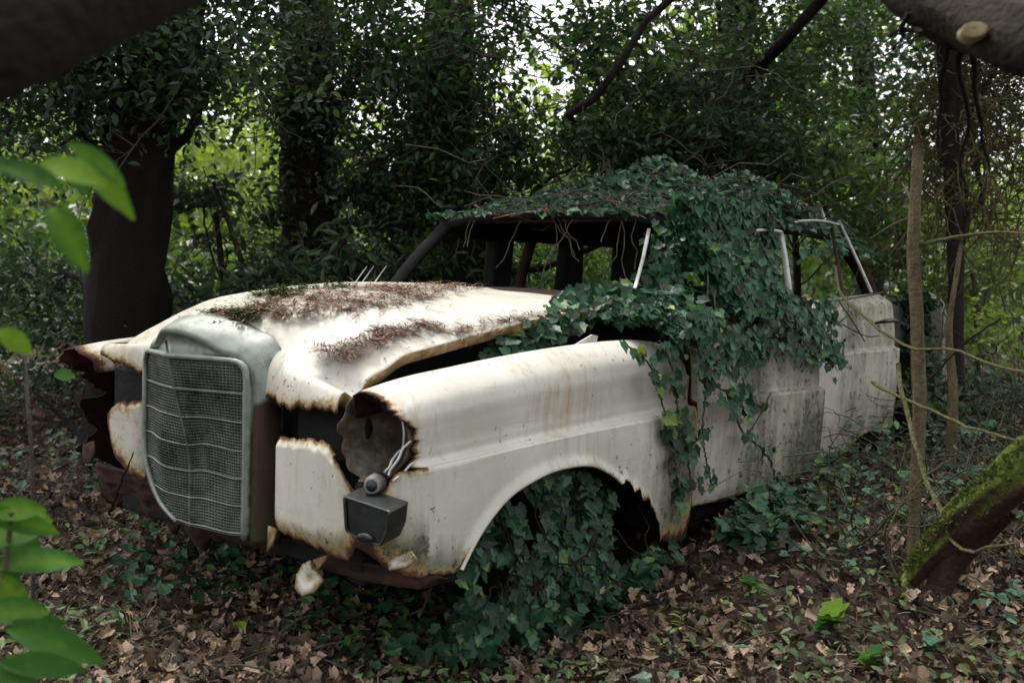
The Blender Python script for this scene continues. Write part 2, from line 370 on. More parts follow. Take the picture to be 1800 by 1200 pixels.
def zbf(x):
    f1 = hermite([-.72, -.56, -.50, -.482, -.46, -.416, -.323, -.172, .0, .14, .279, .39, .46, .53, .58, .63, .80], [.40, .372, .366, .370, .40, .449, .52, .571, .586, .568, .505, .445, .398, .33, .265, .235, .222])
    x = np.asarray(x, float); z = f1(x)
    rag = S(x, .20, .36)*(n1a(x, 95, 2)*.016+n1a(x, 30, 4)*.022)+S(-x, .44, .50)*(n1a(x, 50, 5)*.014)
    return z+rag
ztf = hermite([-.71, -.56, -.34, -.08, .2, .45, .62, .72, .80], [.842, .869, .891, .914, .931, .938, .934, .922, .895])
zcr = hermite([-.72, -.13, .54, .80], [.655, .673, .692, .70])
def fender(side, far=False):
    parts_V = []; parts_F = []; off = 0; RU = []; GR = []
    def addgrid(G, ru, gr, flip=False):
        nonlocal off
        nu, nv = G.shape[:2]; I = np.arange(nu*nv).reshape(nu, nv)+off
        q = np.stack([I[:-1, :-1], I[1:, :-1], I[1:, 1:], I[:-1, 1:]], -1).reshape(-1, 4)
        if (side > 0) != flip: q = q[:, ::-1]
        parts_V.append(G.reshape(-1, 3)); parts_F.append(q); RU.append(ru.ravel()); GR.append(gr.ravel()); off += nu*nv
    # lower side
    nx, nl, nu_ = 280, 56, 64
    xs = np.linspace(-.60, .79, nx); zb = zbf(xs); zc = zcr(xs)
    G = np.zeros((nx, nl, 3)); ru = np.zeros((nx, nl)); gr = np.zeros((nx, nl))
    prof_y = hermite([.20, .30, .40, .50, .58, .64, .70], [.868, .884, .893, .898, .899, .897, .893])
    for j in range(nl):
        t = j/(nl-1); z = zb+(zc-zb)*t; y = prof_y(z-(zc-.68))
        top = S(t, .96, 1); y = y-top*.005
        d = np.abs(z-zb); arch = S(xs, -.50, -.44)*S(-xs, -.62, -.56)
        y = y+.014*np.exp(-(d/.022)**2)*arch
        y = y-.03*S(xs, .74, .79)*0
        xq = xs
        if far: x0 = -.52+.09*n1(t*3.1, 1, 4)+.03*n1(t*9, 1, 6)+.01*n1(t*40, 1, 2)+.12*S(.35-t, 0, .3); xq = x0+(.79-x0)*(xs+.60)/1.39
        G[:, j] = np.stack([xq, y*side, z], 1)
        ru[:, j] = S(xs, .2, .45)*np.exp(-d/.03)*.75+S(-xs, .40, .48)*np.exp(-d/.02)*.75+S(xs, .55, .7)*np.exp(-d/.07)*.6+np.exp(-(.79-xs)/.018)*.55
        gr[:, j] = S(xs, .30, .75)*.65+S(-z, -.5, -.35)*S(-xs, .4, .5)*.8+S(xs, .55, .6)*.15
    A0 = G[0].copy(); addgrid(G, ru, gr)
    # upper side: from the ledge over the crest to the gutter; its front rim is torn open round the lamp hole
    G = np.zeros((nx, nu_, 3)); ru = np.zeros((nx, nu_)); gr = np.zeros((nx, nu_))
    tt = np.linspace(0, 1, nu_)
    if far: xh = hermite([0, .3, .5, .62, .8, 1], [-.46, -.52, -.59, -.65, -.68, -.62])(tt)
    else: xh = hermite([0, .15, .35, .5, .62, .8, 1], [-.625, -.632, -.628, -.655, -.692, -.70, -.67])(tt)
    xh = xh+n1a(tt, 40, 1+far)*(.022 if far else .016)+n1a(tt, 14, 3+far)*(.04 if far else .018)
    for i in range(nx):
        s = i/(nx-1); xx = xh+(.79-xh)*s
        for_j = []
        xm = xx; c0 = zcr(xm); zt = ztf(xm)
        u = tt
        yk = hermite([0, .06, .2, .4, .55, .66, .75, .83, .9, .95, 1], [.893, .866, .857, .860, .860, .843, .805, .762, .715, .685, .672])(u)
        zf = hermite([0, .06, .2, .4, .55, .66, .75, .83, .9, .95, 1], [0, .02, .16, .42, .63, .80, .94, 1.0, .96, .82, .55])(u)
        # ledge fades out towards the front
        yk = yk+(S(-xm, .45, .66))*np.where(u < .2, (.2-u)/.2, 0)*0
        z = c0+(zt-c0)*zf
        rear = S(xm, .66, .79)
        yk = yk-rear*.012*(u > .5)
        lump = np.array([mn.noise(Vector((a*3, b*3, 1.5+far))) for a, b in zip(xm, z)])*.006
        G[i] = np.stack([xm, (yk+lump*np.minimum(1, u*12)-.003*(u < .01))*side, z], 1)
        d = xm-xh
        ru[i] = np.exp(-np.maximum(d, 0)/(.05 if far else .014))*.7+.24*np.exp(-np.maximum(d, 0)/.07)+np.exp(-(.79-xm)/.016)*.5
        gr[i] = S(xm, .45, .8)*.55
    # join first row to the ledge height
    addgrid(G, ru, gr)
    # lower front wrap: round the corner and across the nose
    path = [(-.60, .897), (-.64, .893), (-.675, .878), (-.703, .845), (-.718, .79), (-.722, .70), (-.718, .60), (-.71, .50), (-.70, .43), (-.685, .392), (-.655, .378)]
    if far: path = [(-.69, .46), (-.70, .41), (-.695, .36), (-.68, .31), (-.66, .285)]
    P = cr(path, 130); nc = len(P)
    s = np.linspace(0, 1, nc)
    ytop = hermite([.37, .45, .58, .63, .67, .72, .77, .81, .84, .865, .89, .90], [.680, .690, .700, .695, .665, .615, .585, .582, .61, .645, .657, .657])
    G = np.zeros((nc, nl, 3)); ru = np.zeros((nc, nl)); gr = np.zeros((nc, nl))
    yb = P[:, 1]
    zt = ytop(yb)+n1a(yb, 60, 6)*.008; zb = hermite([.37, .45, .6, .70, .76, .84, .90], [.425, .420, .408, .395, .45, .405, .378])(yb)+n1a(yb, 45, 7)*.012
    if far:
        zb = hermite([.28, .34, .40, .46], [.47, .49, .54, .63])(yb)+n1a(yb, 45, 8)*.02; zt = hermite([.28, .36, .42, .46], [.73, .71, .69, .66])(yb)+n1a(yb, 45, 9)*.02
    for j in range(nl):
        t = j/(nl-1); z = zb+(zt-zb)*t
        k = np.maximum(0, .47-z); x = P[:, 0]+k*k*5*(S(.9-yb, 0, .1))+.012*S(t, .9, 1)*(yb < .66)
        y = yb+(prof_y(z-(zcr(-.60)-.68))-.897)*S(yb, .80, .893)
        G[:, j] = np.stack([x, y*side, z], 1)
        db = z-zb; dt = zt-z
        ru[:, j] = np.exp(-db/.03)*.5+.22*np.exp(-db/.1)+np.exp(-dt/.012)*.5+.2*np.exp(-dt/.06)+np.exp(-np.hypot((yb-.79)/.9, (z-.50)/1.6)/.045)*.7*(z < .62)+np.where(far, .12, 0)+(np.exp(-np.abs(yb-.378)/.01)*.4 if not far else 0)
        gr[:, j] = S(.50-z, 0, .06)*.55+np.exp(-((yb-.80)/.1)**2)*.3+S(yb, .80, .88)*S(.56-z, 0, .1)*.35
    if not far: G = G+(A0-G[0])[None]*(1-S(np.arange(nc), 0, 14))[:, None, None]
    addgrid(G, ru, gr, True)
    V = np.concatenate(parts_V); F = np.concatenate(parts_F)
    o = mesh('front_fender', V, F, None, car, mats=[PAINT, RUSTPINK if far else RUST], attrs={'rust': np.concatenate(RU), 'grime': np.concatenate(GR)})
    import bmesh
    bm = bmesh.new(); bm.from_mesh(o.data); bmesh.ops.remove_doubles(bm, verts=bm.verts, dist=.0002); bm.to_mesh(o.data); bm.free()
    solid(o, .004, -1, 1)
    tag(o, 'right front fender torn open with red oxide inside' if far else 'left front fender with an empty jagged headlamp hole')
    return o
fl = fender(-1); fr = fender(1, True)

# rolled lip of the wheel arch
xs = np.linspace(-.482, .30, 60); g = Geo()
g.tube(np.stack([xs, -(np.full(60, .908)), zbf(xs)+.001], 1), .0055, 6)
lip = g.build('arch_lip', PAINT, fl)
# hood
zc_ = hermite([-.72, -.60, -.5, -.41, -.2, .175, .66], [.965, 1.002, 1.04, 1.066, 1.092, 1.102, 1.088])
ze_ = hermite([-.72, -.60, -.44, -.2, .06, .3, .66], [.80, .866, .908, .950, .988, 1.020, 1.045])
HW = .615
def hood_h(x, y):
    q = np.abs(np.asarray(y)/HW)
    z = ze_(x)+(zc_(x)-ze_(x))*(1-q**2.3)
    return z+.010*np.exp(-((np.asarray(y))/.05)**2)*S(x, -.7, -.4)
ys = np.linspace(-HW, HW, 150); NV = 150
G = np.zeros((150, NV, 3)); ru = np.zeros((150, NV)); gr = np.zeros((150, NV))
for i, y in enumerate(ys):
    h6 = float(hood_h(-.60, y)); sw = .03*abs(y/HW)**4+.045*math.exp(-((abs(y)-.31)/.09)**2)
    bz0 = .775; bz = .775+n1(y, 25, 3)*.012+n1(y, 70, 5)*.012+n1(y, 180, 8)*.006
    if y > .26: bz = min(h6-.012, bz+(y-.26)*.30); bz0 = min(h6-.012, bz0+(y-.26)*.30)
    xr = .62+.05*(1-abs(y/HW)**2)
    top = [(x, float(hood_h(x, y))) for x in np.linspace(xr, -.42, 12)]
    rd = float(S(abs(y), .26, .42))
    dn = [(-.51+sw, float(hood_h(-.51, y))-.010*rd), (-.58+sw, float(hood_h(-.58, y))-.006-.028*rd*(1-.6*abs(y/HW))), (-.635+sw, h6-.045-.03*rd*(1-.6*abs(y/HW))), (-.672+sw, (h6*.5+bz0*.5)+.005), (0, 0)]
    c = cr(top+dn[:-1]+[(-.69+sw, bz0+min(.035, (h6-bz0)*.3)), (-.693+sw, bz0-.03)], 400)
    cut = np.where((c[:, 0] < -.58) & (c[:, 1] < bz))[0]; c = c[:cut[0]] if len(cut) else c; c = cr(c, NV); G[i] = np.stack([c[:, 0], np.full(NV, y), c[:, 1]], 1)
    db = np.abs(c[:, 1]-bz)+np.where(c[:, 0] > -.6, 1, 0)
    de = HW-abs(y)
    ru[i] = np.exp(-db/.018)*.62+.26*np.exp(-db/.10)+np.exp(-de/.012)*.5*S(c[:, 0], -.35, .1)+np.exp(-(xr-c[:, 0])/.02)*.3
    gr[i] = .18*np.exp(-((y-.0)/.2)**2)+.1
I = np.arange(150*NV).reshape(150, NV)
q = np.stack([I[:-1, :-1], I[1:, :-1], I[1:, 1:], I[:-1, 1:]], -1).reshape(-1, 4)
V = G.reshape(-1, 3); cen = V[q].mean(1)
keep = ~((np.abs(cen[:, 1]) < .272) & (cen[:, 0] < -.605)); q = q[keep]
hood = mesh('hood', V, q, None, car, mats=[PAINT, RUSTYEL], attrs={'rust': ru.ravel(), 'grime': gr.ravel()})
solid(hood, .004, -1, 1)
for sd in (-1, 1):               # folded edge flange under the lip
    L = G[0 if sd < 0 else -1]; L = L[L[:, 0] > -.66]; k = len(L)
    nrm = np.array([0, sd*-1., 0])
    fl1 = np.stack([L, L+[0, -sd*.002, -.012], L+[0, -sd*.012, -.030], L+[0, -sd*.035, -.032]], 1)
    g = Geo(); g.grid(fl1); o = g.build('hood_flange', RUSTYEL, hood); solid(o, .002, 0)

# grille: V-shaped honeycomb inside its shell
def yl(z): return hermite([.36, .42, .52, .62, .72, .87, .90], [.03, .145, .225, .272, .285, .272, .25])(z)   # far edge is folded away at the bottom
def yr(z): return hermite([.36, .60, .84, .90], [-.245, -.250, -.248, -.235])(z)
def gxs(y, z):
    k = (.88-z)/.5; v = -.765+.075*k+np.abs(y)*(.36-.30*k)
    dent = .035*np.exp(-((y+.02)/.07)**2-((z-.60)/.16)**2)+.018*np.exp(-((y+.15)/.06)**2-((z-.55)/.2)**2)-.012*np.exp(-((y-.12)/.06)**2-((z-.62)/.12)**2)
    return v+dent
def gzz(z, y): return z+.006*np.sin(y*24+z*5)*S(.80-z, 0, .25)-.012*np.exp(-((y+.01)/.06)**2)*S(.8-z, 0, .2)
grille = Geo()
ZT, ZB = .872, .375
nrow = 58; 
for i in range(nrow):
    z = ZB+(ZT-ZB)*i/(nrow-1)
    y = np.linspace(float(yr(z)), float(yl(z)), 34); zz = gzz(np.full(34, z), y); x = gxs(y, z)
    g2 = np.stack([np.stack([x-.004, y, zz+.0013], 1), np.stack([x+.005, y, zz+.0013], 1), np.stack([x+.005, y, zz-.0013], 1), np.stack([x-.004, y, zz-.0013], 1)], 1)
    grille.grid(g2, 0., close=True)
for y0 in np.linspace(-.242, .27, 44):
    z = np.linspace(ZB, ZT, 30); m = (y0 < yl(z)-.001) & (y0 > yr(z)+.001); z = z[m]
    if len(z) < 3: continue
    yy = np.full(len(z), y0); x = gxs(yy, z); zz = gzz(z, yy)
    g2 = np.stack([np.stack([x-.004, yy+.0011, zz], 1), np.stack([x+.006, yy+.0011, zz], 1), np.stack([x+.006, yy-.0008, zz], 1), np.stack([x-.004, yy-.0011, zz], 1)], 1)
    grille.grid(g2, 0., close=True)
shell = Geo()
def outline(top, hw, zb_, rad, zside, n=90, left=None):
    # from bottom far side up, over the arched top, down the near side
    pts = [(hw*.98 if left is None else left(zb_), zb_)]
    for z in np.linspace(zb_+.05, zside-rad, 8): pts.append((hw if left is None else min(hw, float(left(z))), z))
    for a in np.linspace(0, 90, 6)[1:]: pts.append((hw-rad+rad*math.cos(R(a)), zside-rad+rad*math.sin(R(a))))
    for y in np.linspace(hw-rad, -(hw-rad), 9)[1:-1]: pts.append((y, zside+(top-zside)*(1-(y/(hw-rad))**2)))
    for a in np.linspace(90, 0, 6)[:-1]: pts.append((-(hw-rad)-rad*math.cos(R(a)), zside-rad+rad*math.sin(R(a))))
    for z in np.linspace(zside-rad, zb_, 8): pts.append((-hw, z))
    return cr(pts, n)
o0 = outline(.880, .248, .375, .035, .877, left=lambda z: float(yl(z)))
o1 = outline(.893, .258, .370, .045, .888, left=lambda z: float(yl(z))+.012)
o2 = outline(.955, .276, .360, .12, .902, left=lambda z: float(yl(z))+.030)
o3 = outline(.970, .288, .355, .12, .918, left=lambda z: float(yl(z))+.045)
o4 = outline(1.002, .314, .355, .09, .962, left=lambda z: float(yl(z))+.065)
rings = []
for o_, dx, bx in ((o0, 0, 0), (o0, -.014, 0), (o1, -.016, 0), (o1, .006, 0), (o2, .016, 0), (o2, -.004, 0), (o3, .004, 0), (o4, .060, .3), (o4, .13, 1)):
    x = gxs(o_[:, 0], o_[:, 1])+dx
    x = x*(1-bx)+(-.60)*bx if bx else x
    rings.append(np.stack([x, o_[:, 0], o_[:, 1]], 1))
Gs = np.stack(rings, 0); a = np.tile((S(.78-Gs[0][:, 2], 0, .12)*.6)[None], (len(rings), 1)); a[:4] *= .4
a[3:5] += .42; zs_ = np.array([r_[:, 2] for r_ in rings]); a[4:] = np.maximum(a[4:], 1.1*S(.80-zs_[4:], 0, .06))
shell.grid(Gs, a)
gr_o = shell.build('grille_shell', CHROME, car); solid(gr_o, .003, 0)
tag(gr_o, 'upright radiator grille surround, dull silver and mossy')
mesh_o = grille.build('grille_mesh', BARM, gr_o, smooth=False)
for k in range(1, 7):
    z = ZT-(ZT-ZB)*(k/6.0)*.985-.001
    y = np.linspace(float(yr(z)), float(yl(z)), 40); zz = gzz(np.full(40, z), y)
    g = Geo(); g.tube(np.stack([gxs(y, z)-.006, y, zz], 1), .0030, 6); g.build('crossbar', BARM2, gr_o)
z = np.linspace(ZB, ZT+.06, 30); g = Geo(); g.tube(np.stack([gxs(0*z, z)-.004, 0*z, gzz(z, 0*z)], 1), .0035, 6); g.build('centre_rib', BARM, gr_o)
g = Geo(); c = np.array([-.70, .01, .978]); g.lathe([(.0, .014), (.018, .014), (.022, .010), (.03, .006), (.036, .0), (.036, -.012)], c, (-.25, 0, 1), 28)
g.build('radiator_cap', FRAME, gr_o)
# dark bodywork inside: engine bay, floor, firewall, cabin tub, all one dark rusty part
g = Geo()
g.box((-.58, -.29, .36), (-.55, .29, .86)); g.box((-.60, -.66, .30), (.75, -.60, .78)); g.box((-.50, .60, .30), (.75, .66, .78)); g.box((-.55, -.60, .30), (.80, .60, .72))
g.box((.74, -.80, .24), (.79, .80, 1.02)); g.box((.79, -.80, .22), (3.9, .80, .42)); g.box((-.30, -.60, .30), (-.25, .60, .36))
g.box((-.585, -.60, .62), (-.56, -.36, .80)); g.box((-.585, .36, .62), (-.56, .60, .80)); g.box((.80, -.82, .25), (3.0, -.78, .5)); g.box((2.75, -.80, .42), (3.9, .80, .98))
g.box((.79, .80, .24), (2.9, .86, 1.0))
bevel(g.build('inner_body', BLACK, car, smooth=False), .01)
g = Geo(); g.tube(crooked((-.50, -.66, .33), (-.50, .76, .33), 16, .01), .04, 10, rough=.3); g.build('front_crossmember', RUST, car)
ya = np.linspace(-.62, .72, 90); Gv = []
for j in range(14):
    t = j/13; zz = .45+(.30+.06*n1a(ya, 4, 3)+.035*n1a(ya, 19, 6)+.02*n1a(ya, 60, 2)-.45)*t
    Gv.append(np.stack([-.575+.05*t*t+.012*n1a(ya, 9, 7+j*.3), ya, zz], 1))
g = Geo(); g.grid(np.array(Gv)); solid(g.build('lower_valance', REDRUST, car), .004)
# lamp bucket
g = Geo(); prof = [(.116, -.06), (.113, -.03), (.107, .01), (.096, .05), (.076, .09), (.045, .12), (.0, .13)]
cB = np.array([-.615, -.752, .728]); k = 40
g.lathe(prof, cB, (1, 0, 0), k, sq=(.95, 1.02))
bu = g.build('headlamp_bucket', BUCKET, car)
for v in bu.data.vertices:
    if v.co.x < -.65: v.co.x += .03*mn.noise(Vector((v.co.y*40, v.co.z*40, 0)))+.05*max(0, (-v.co.y-.775)*8)
solid(bu, .003, 0)
g = Geo(); q = np.linspace(R(70), R(200), 24)
g.tube(np.stack([np.full(24, -.645), -.765+.080*np.cos(q)*1.0, .735+.095*np.sin(q)], 1), .003, 6)
g.build('lamp_ring', FRAME, bu)
pc = at(656, 853, 'x', -.72); g = Geo(); ax = np.array([-.8, -.55, .12])
g.lathe([(.0, .006), (.010, .006), (.0115, .018), (.019, .020), (.0215, .012), (.0215, -.012), (.027, -.016), (.027, -.04), (.0, -.04)], pc, ax, 24)
sk = g.build('bulb_socket', WHITEP, car); g = Geo(); g.lathe([(.0, .0185), (.0145, .0195), (.0145, .012)], pc, ax, 16); g.build('socket_hole', HOUSING, sk)
g = Geo(); g.lathe([(.0, -.035), (.029, -.035), (.031, -.06), (.024, -.10), (.0, -.10)], pc, ax, 16); g.build('socket_body', HOUSING, car)
for a_, b_ in (((683, 835), (722, 775)), ((690, 845), (728, 812)), ((676, 830), (705, 790))):
    g = Geo(); g.tube(crooked(at(*a_, 'x', -.70), at(*b_, 'x', -.64), 8, .06), .0032, 5); g.build('lamp_wire', FRAME, car)
# black side lamp housing hanging under the headlamp
def quadf(pts, x): return [at(u, v, 'x', x) for u, v in pts]
f0 = quadf([(600, 871), (640, 884), (684, 899), (680, 935), (668, 962), (630, 950), (604, 935)], -.79)
b0 = [p+np.array([.085, .02, .008]) for p in f0]; f1 = [p*.88+np.mean(f0, 0)*.12+np.array([.004, 0, 0]) for p in f0]; fm = [p+np.array([-.012, 0, 0]) for p in f1]
g = Geo(); G = np.stack([np.array([f0[0]]*0+[p+np.array([.012, 0, 0])*0 for p in f0]), np.array(b0)], 0)
g.grid(np.stack([np.array(f1), np.array(f0), np.array(b0)], 0), close=True); n0 = g.n
g.add(np.array([p+np.array([.004, 0, 0]) for p in f1]), [tuple(range(7))]); g.add(np.array(b0), [tuple(range(7))[::-1]])
ho = bevel(g.build('side_lamp_housing', HOUSING, car, smooth=False), .011, 4)
g = Geo(); c = np.mean(f0, 0)+np.array([-.003, 0, -.035]); g.lathe([(.018, 0), (.016, -.004), (.0, -.002)], c, (1, .2, 0), 14, sq=(1.3, .6)); g.build('lens_clip', HOUSING, ho)
# hanging rusted brackets
def plate(name, pts, x, mat, t=.006, lab=None, warp=.015):
    P = np.array([at(u, v, 'x', x) for u, v in pts]); c = P.mean(0); P = np.vstack([[c+np.array([.012, 0, 0])], P]); P[1:, 0] += np.array([n1(i*1.7, 1, x) for i in range(len(pts))])*warp*2
    n = len(pts); g = Geo()
    in_ = P[0]+(P[1:]-P[0])*.55+np.array([[.012*n1(i*2.3, 1, x+3), 0, 0] for i in range(n)]); VV = np.vstack([P, in_])
    g.add(VV, [(0, 1+n+i, 1+n+(i+1) % n) for i in range(n)]+[(1+n+i, 1+i, 1+(i+1) % n, 1+n+(i+1) % n) for i in range(n)], np.r_[.55, np.full(n, .5), np.full(n, .2)])
    o = g.build(name, mat, car, smooth=True, attr='rust'); solid(o, t, 0)
    if lab: tag(o, lab)
    return o
plate('bracket', [(516, 1010), (528, 992), (546, 984), (552, 1000), (570, 1018), (556, 1040), (536, 1046), (520, 1034)], -.66, PAINT, .006, 'yellowed torn bracket hanging below the nose panel')
plate('bracket', [(545, 985), (575, 975), (560, 1000), (552, 1004)], -.65, RUSTYEL)
plate('bracket', [(676, 985), (705, 975), (722, 968), (730, 985), (712, 998), (690, 1000)], -.70, PAINT)
plate('bracket', [(140, 782), (160, 775), (168, 795), (160, 815), (146, 812)], -.66, RUST)
plate('bracket', [(466, 925), (482, 930), (478, 960), (468, 972)], -.68, RUSTYEL)
plate('bracket', [(560, 975), (640, 990), (720, 1000), (770, 1015), (800, 1018), (740, 1035), (640, 1020), (570, 1000)], -.60, RUST, .01)
plate('bracket', [(620, 850), (648, 846), (690, 860), (700, 890), (650, 892), (625, 880)], -.685, RUST, .006)
# cowl, roof, pillars
def barpath(name, pts, r, mat, flat=.6, parent=None, k=6):
    g = Geo(); g.tube(np.array(pts, float), r, k, flat=flat); return g.build(name, mat, parent or car)
g = Geo(); yy = np.linspace(-.72, .72, 12)
g.grid(np.array([[(x, y, z-.05*(y/.72)**2) for y in yy] for x, z in ((.60, 1.05), (.68, 1.075), (.78, 1.085), (.86, 1.10))])); solid(g.build('cowl', RUST, car), .01)
g = Geo(); NXr = 24; NYr = 20
def roof_z(x, y): return 1.395+.075*S(x, .98, 1.8)*(1-.35*S(x, 2.0, 2.85))*(1-(y/.60)**2*.85)+.02*S(x, 1.0, 1.7)
Gr = np.array([[(x, y*(1-.02*abs(x-1.9)), float(roof_z(x, y))) for y in np.linspace(-.60, .60, NYr)] for x in np.linspace(1.06, 2.80, NXr)])
g.grid(Gr); ro = g.build('roof', RUST, car); solid(ro, .02, -1)
RF = dict(fl=(1.08, -.585, 1.385), fr=(1.08, .585, 1.385))
barpath('windscreen_header', cr([(1.08, .58, 1.375), (1.05, .3, 1.405), (1.04, 0, 1.412), (1.05, -.3, 1.405), (1.08, -.58, 1.38)], 16), .028, BLACK, .8)
barpath('windscreen_trim', cr([at(868, 384, 'x', 1.02), at(895, 378, 'x', 1.01), at(938, 372, 'x', 1.01), at(990, 373, 'x', 1.02)], 12), .006, RUSTYEL)
barpath('windscreen_pillar', cr([(.80, .69, 1.04), (.92, .655, 1.19), (1.10, .59, 1.385)], 10), .042, BLACK, .6)
barpath('windscreen_pillar', cr([(.80, -.69, 1.04), (.92, -.655, 1.19), (1.10, -.59, 1.39)], 10), .024, BLACK, .7)
for y in (-1, 1):
    barpath('centre_pillar', [(1.80, y*.74, .95), (1.79, y*.70, 1.15), (1.78, y*.61, 1.41)], .035, RUST, .7)
    barpath('rear_pillar', [(3.10, y*.70, 1.02), (2.96, y*.66, 1.22), (2.78, y*.585, 1.42)], .05, RUST, .7)
    barpath('roof_rail', cr([(1.08, y*.59, 1.385), (1.5, y*.60, 1.40), (2.2, y*.60, 1.41), (2.8, y*.585, 1.40)], 14), .035, BLACK, 1)
# far doors with window frames
g = Geo(); g.box((.80, .79, .98), (2.75, .85, 1.06)); bevel(g.build('far_door_sill', RUST, car, smooth=False), .01)
g = Geo()
for a_, b_, z0, z1 in ((.90, 2.9, .98, 1.07), (1.12, 2.9, 1.33, 1.41), (1.46, 1.60, 1.06, 1.34), (2.05, 2.22, 1.06, 1.34), (2.6, 2.9, 1.06, 1.34)):
    g.box((a_, .60, z0), (b_, .68, z1), M=lambda V: V+np.stack([0*V[:, 0], .06*(1.2-V[:, 2]), 0*V[:, 0]], 1)+.008*rng.normal(0, 1, (8, 3)))
bevel(g.build('far_door_frames', BLACK, car, smooth=False), .02)
# front bench and rear bench, steering wheel
for x0, nm in ((1.45, 'front_seat'), (2.45, 'rear_seat')):
    g = Geo(); g.box((x0-.45, -.62, .45), (x0+.05, .62, .66)); g.box((x0, -.60, .60), (x0+.16, .60, 1.08)); bevel(g.build(nm, SEAT, car, smooth=True), .05, 4)

# loose chrome strip and wipers
barpath('chrome_strip', cr([at(1116, 506, 'y', -.80), at(1130, 455, 'y', -.80), at(1141, 402, 'y', -.80)], 8), .0075, FRAME, .5)
for d in (0, 12, 34): barpath('wiper', [at(622+d, 500, 'x', .66), at(645+d, 468, 'x', .72)], .004, FRAME)
barpath('wiper', cr([at(680, 497, 'x', .60), at(720, 503, 'x', .60), at(735, 510, 'x', .58)], 6), .004, RUST)
# piece of bent trim on the fender top
plate_pts = [at(1008, 607, 'y', -.74), at(1040, 588, 'y', -.74), at(1050, 590, 'y', -.74), at(1048, 600, 'y', -.74), at(1020, 610, 'y', -.74)]
g = Geo(); g.add(np.array(plate_pts), [(0, 1, 2, 3, 4)]); solid(g.build('bent_trim', FRAME, car, smooth=False), .006, 0)

def door(name, hinge, tipxy, zb0, zb1, zr, belt0, belt1, label, arch=None, gr0=.6):
    H = np.array(hinge, float); T = np.array(tipxy, float); d = T-H; L = np.linalg.norm(d); d /= L; nrm = np.array([d[1], -d[0]]);
    if nrm[1] > 0: nrm = -nrm
    nl, nz_ = 110, 90; G = np.zeros((nl, nz_, 3)); ru = np.zeros((nl, nz_)); gr = np.zeros((nl, nz_)); mask = np.ones((nl, nz_), bool)
    for i in range(nl):
        l = L*i/(nl-1); t = i/(nl-1)
        zb = zb0+(zb1-zb0)*t+n1(l, 30, 4)*.008; zt = belt0+(belt1-belt0)*t
        if arch: zb += arch(t)
        zrr = zr[0]+(zr[1]-zr[0])*t
        z = np.r_[np.linspace(zb, zrr, 46), np.linspace(zrr+.004, zt, 44)]
        o = np.where(z <= zrr, .0-.02*((zrr-z)/.35)**2, -.020-.0*z)
        o = np.where(z > zrr+.004, -.030-.025*S(z, zrr+.05, zt)-.07*S(z, zt-.07, zt)**2, o)
        o = np.where((z > zrr) & (z <= zrr+.0041), -.018, o)
        G[i] = np.stack([H[0]+d[0]*l+nrm[0]*o, H[1]+d[1]*l+nrm[1]*o, z], 1)
        e = min(l, L-l)
        ru[i] = np.exp(-(z-zb)/.03)*.45+np.exp(-l/.02)*.55+np.exp(-(L-l)/.008)*.3
        gr[i] = gr0*(.55+.45*n1(l*6, 1, 3)+.4*S(t, .45, 1)*S(-z, -.75, -.5)+.25*S(z, zt-.2, zt))
    I = np.arange(nl*nz_).reshape(nl, nz_); q = np.stack([I[:-1, :-1], I[1:, :-1], I[1:, 1:], I[:-1, 1:]], -1).reshape(-1, 4)
    o = mesh(name, G.reshape(-1, 3), q, None, car, mats=[PAINT, RUST], attrs={'rust': ru.ravel(), 'grime': gr.ravel()})
    solid(o, .03, -1, 1); tag(o, label); return o, G
d1, G1 = door('front_door', (.805, -.887), (1.72, -.99), .33, .335, (.715, .712), 1.02, 1.04, 'streaked front door hanging slightly open', gr0=1.0)
ar = lambda t: .13*S(t, .35, .62)*(1-.15*S(t, .85, 1))+.02*n1(t, 9, 2)
d2, G2 = door('rear_door', (1.80, -.875), (2.60, -1.0), .36, .36, (.835, .850), 1.06, 1.115, 'rear door ajar with its handle and a cut-out for the wheel', arch=lambda t: .10*float(S(t, .42, .75)), gr0=.75)
barpath('handle', cr([at(1540, 568, 'y', -.975), at(1548, 566, 'y', -1.01), at(1572, 563, 'y', -1.02), at(1578, 566, 'y', -.99)], 10), .010, HOUSING, .7, d2)
barpath('handle', [at(1543, 572, 'y', -.96), at(1546, 582, 'y', -.965)], .008, HOUSING, .7, d2)
barpath('belt_trim', [at(1435, 534, 'y', -.93), at(1500, 524, 'y', -.945), at(1552, 514, 'y', -.95)], .006, HOUSING, .7, d2)
barpath('window_frame', cr([at(1393, 560, 'y', -.86), at(1388, 520, 'y', -.85), at(1380, 460, 'y', -.81), at(1371, 408, 'y', -.77)], 10), .015, FRAME, .6, d1)
barpath('window_frame', cr([at(1371, 408, 'y', -.77), at(1350, 404, 'y', -.765), at(1325, 406, 'y', -.76), at(1200, 420, 'y', -.74)], 10), .013, FRAME, .6, d1)
barpath('window_frame', cr([at(1474, 388, 'y', -.78), at(1495, 432, 'y', -.83), at(1532, 514, 'y', -.92)], 10), .012, FRAME, .6, d2)
barpath('window_frame', cr([at(1478, 396, 'y', -.78), at(1440, 388, 'y', -.77), at(1400, 389, 'y', -.76)], 8), .010, FRAME, .6, d2)
barpath('window_frame', [at(1438, 355, 'y', -.60), at(1450, 386, 'y', -.62)], .010, FRAME, .6, d2)
barpath('window_frame', cr([at(1462, 400, 'y', -.79), at(1470, 450, 'y', -.82), at(1483, 522, 'y', -.9)], 8), .008, RUST, .6, d2)
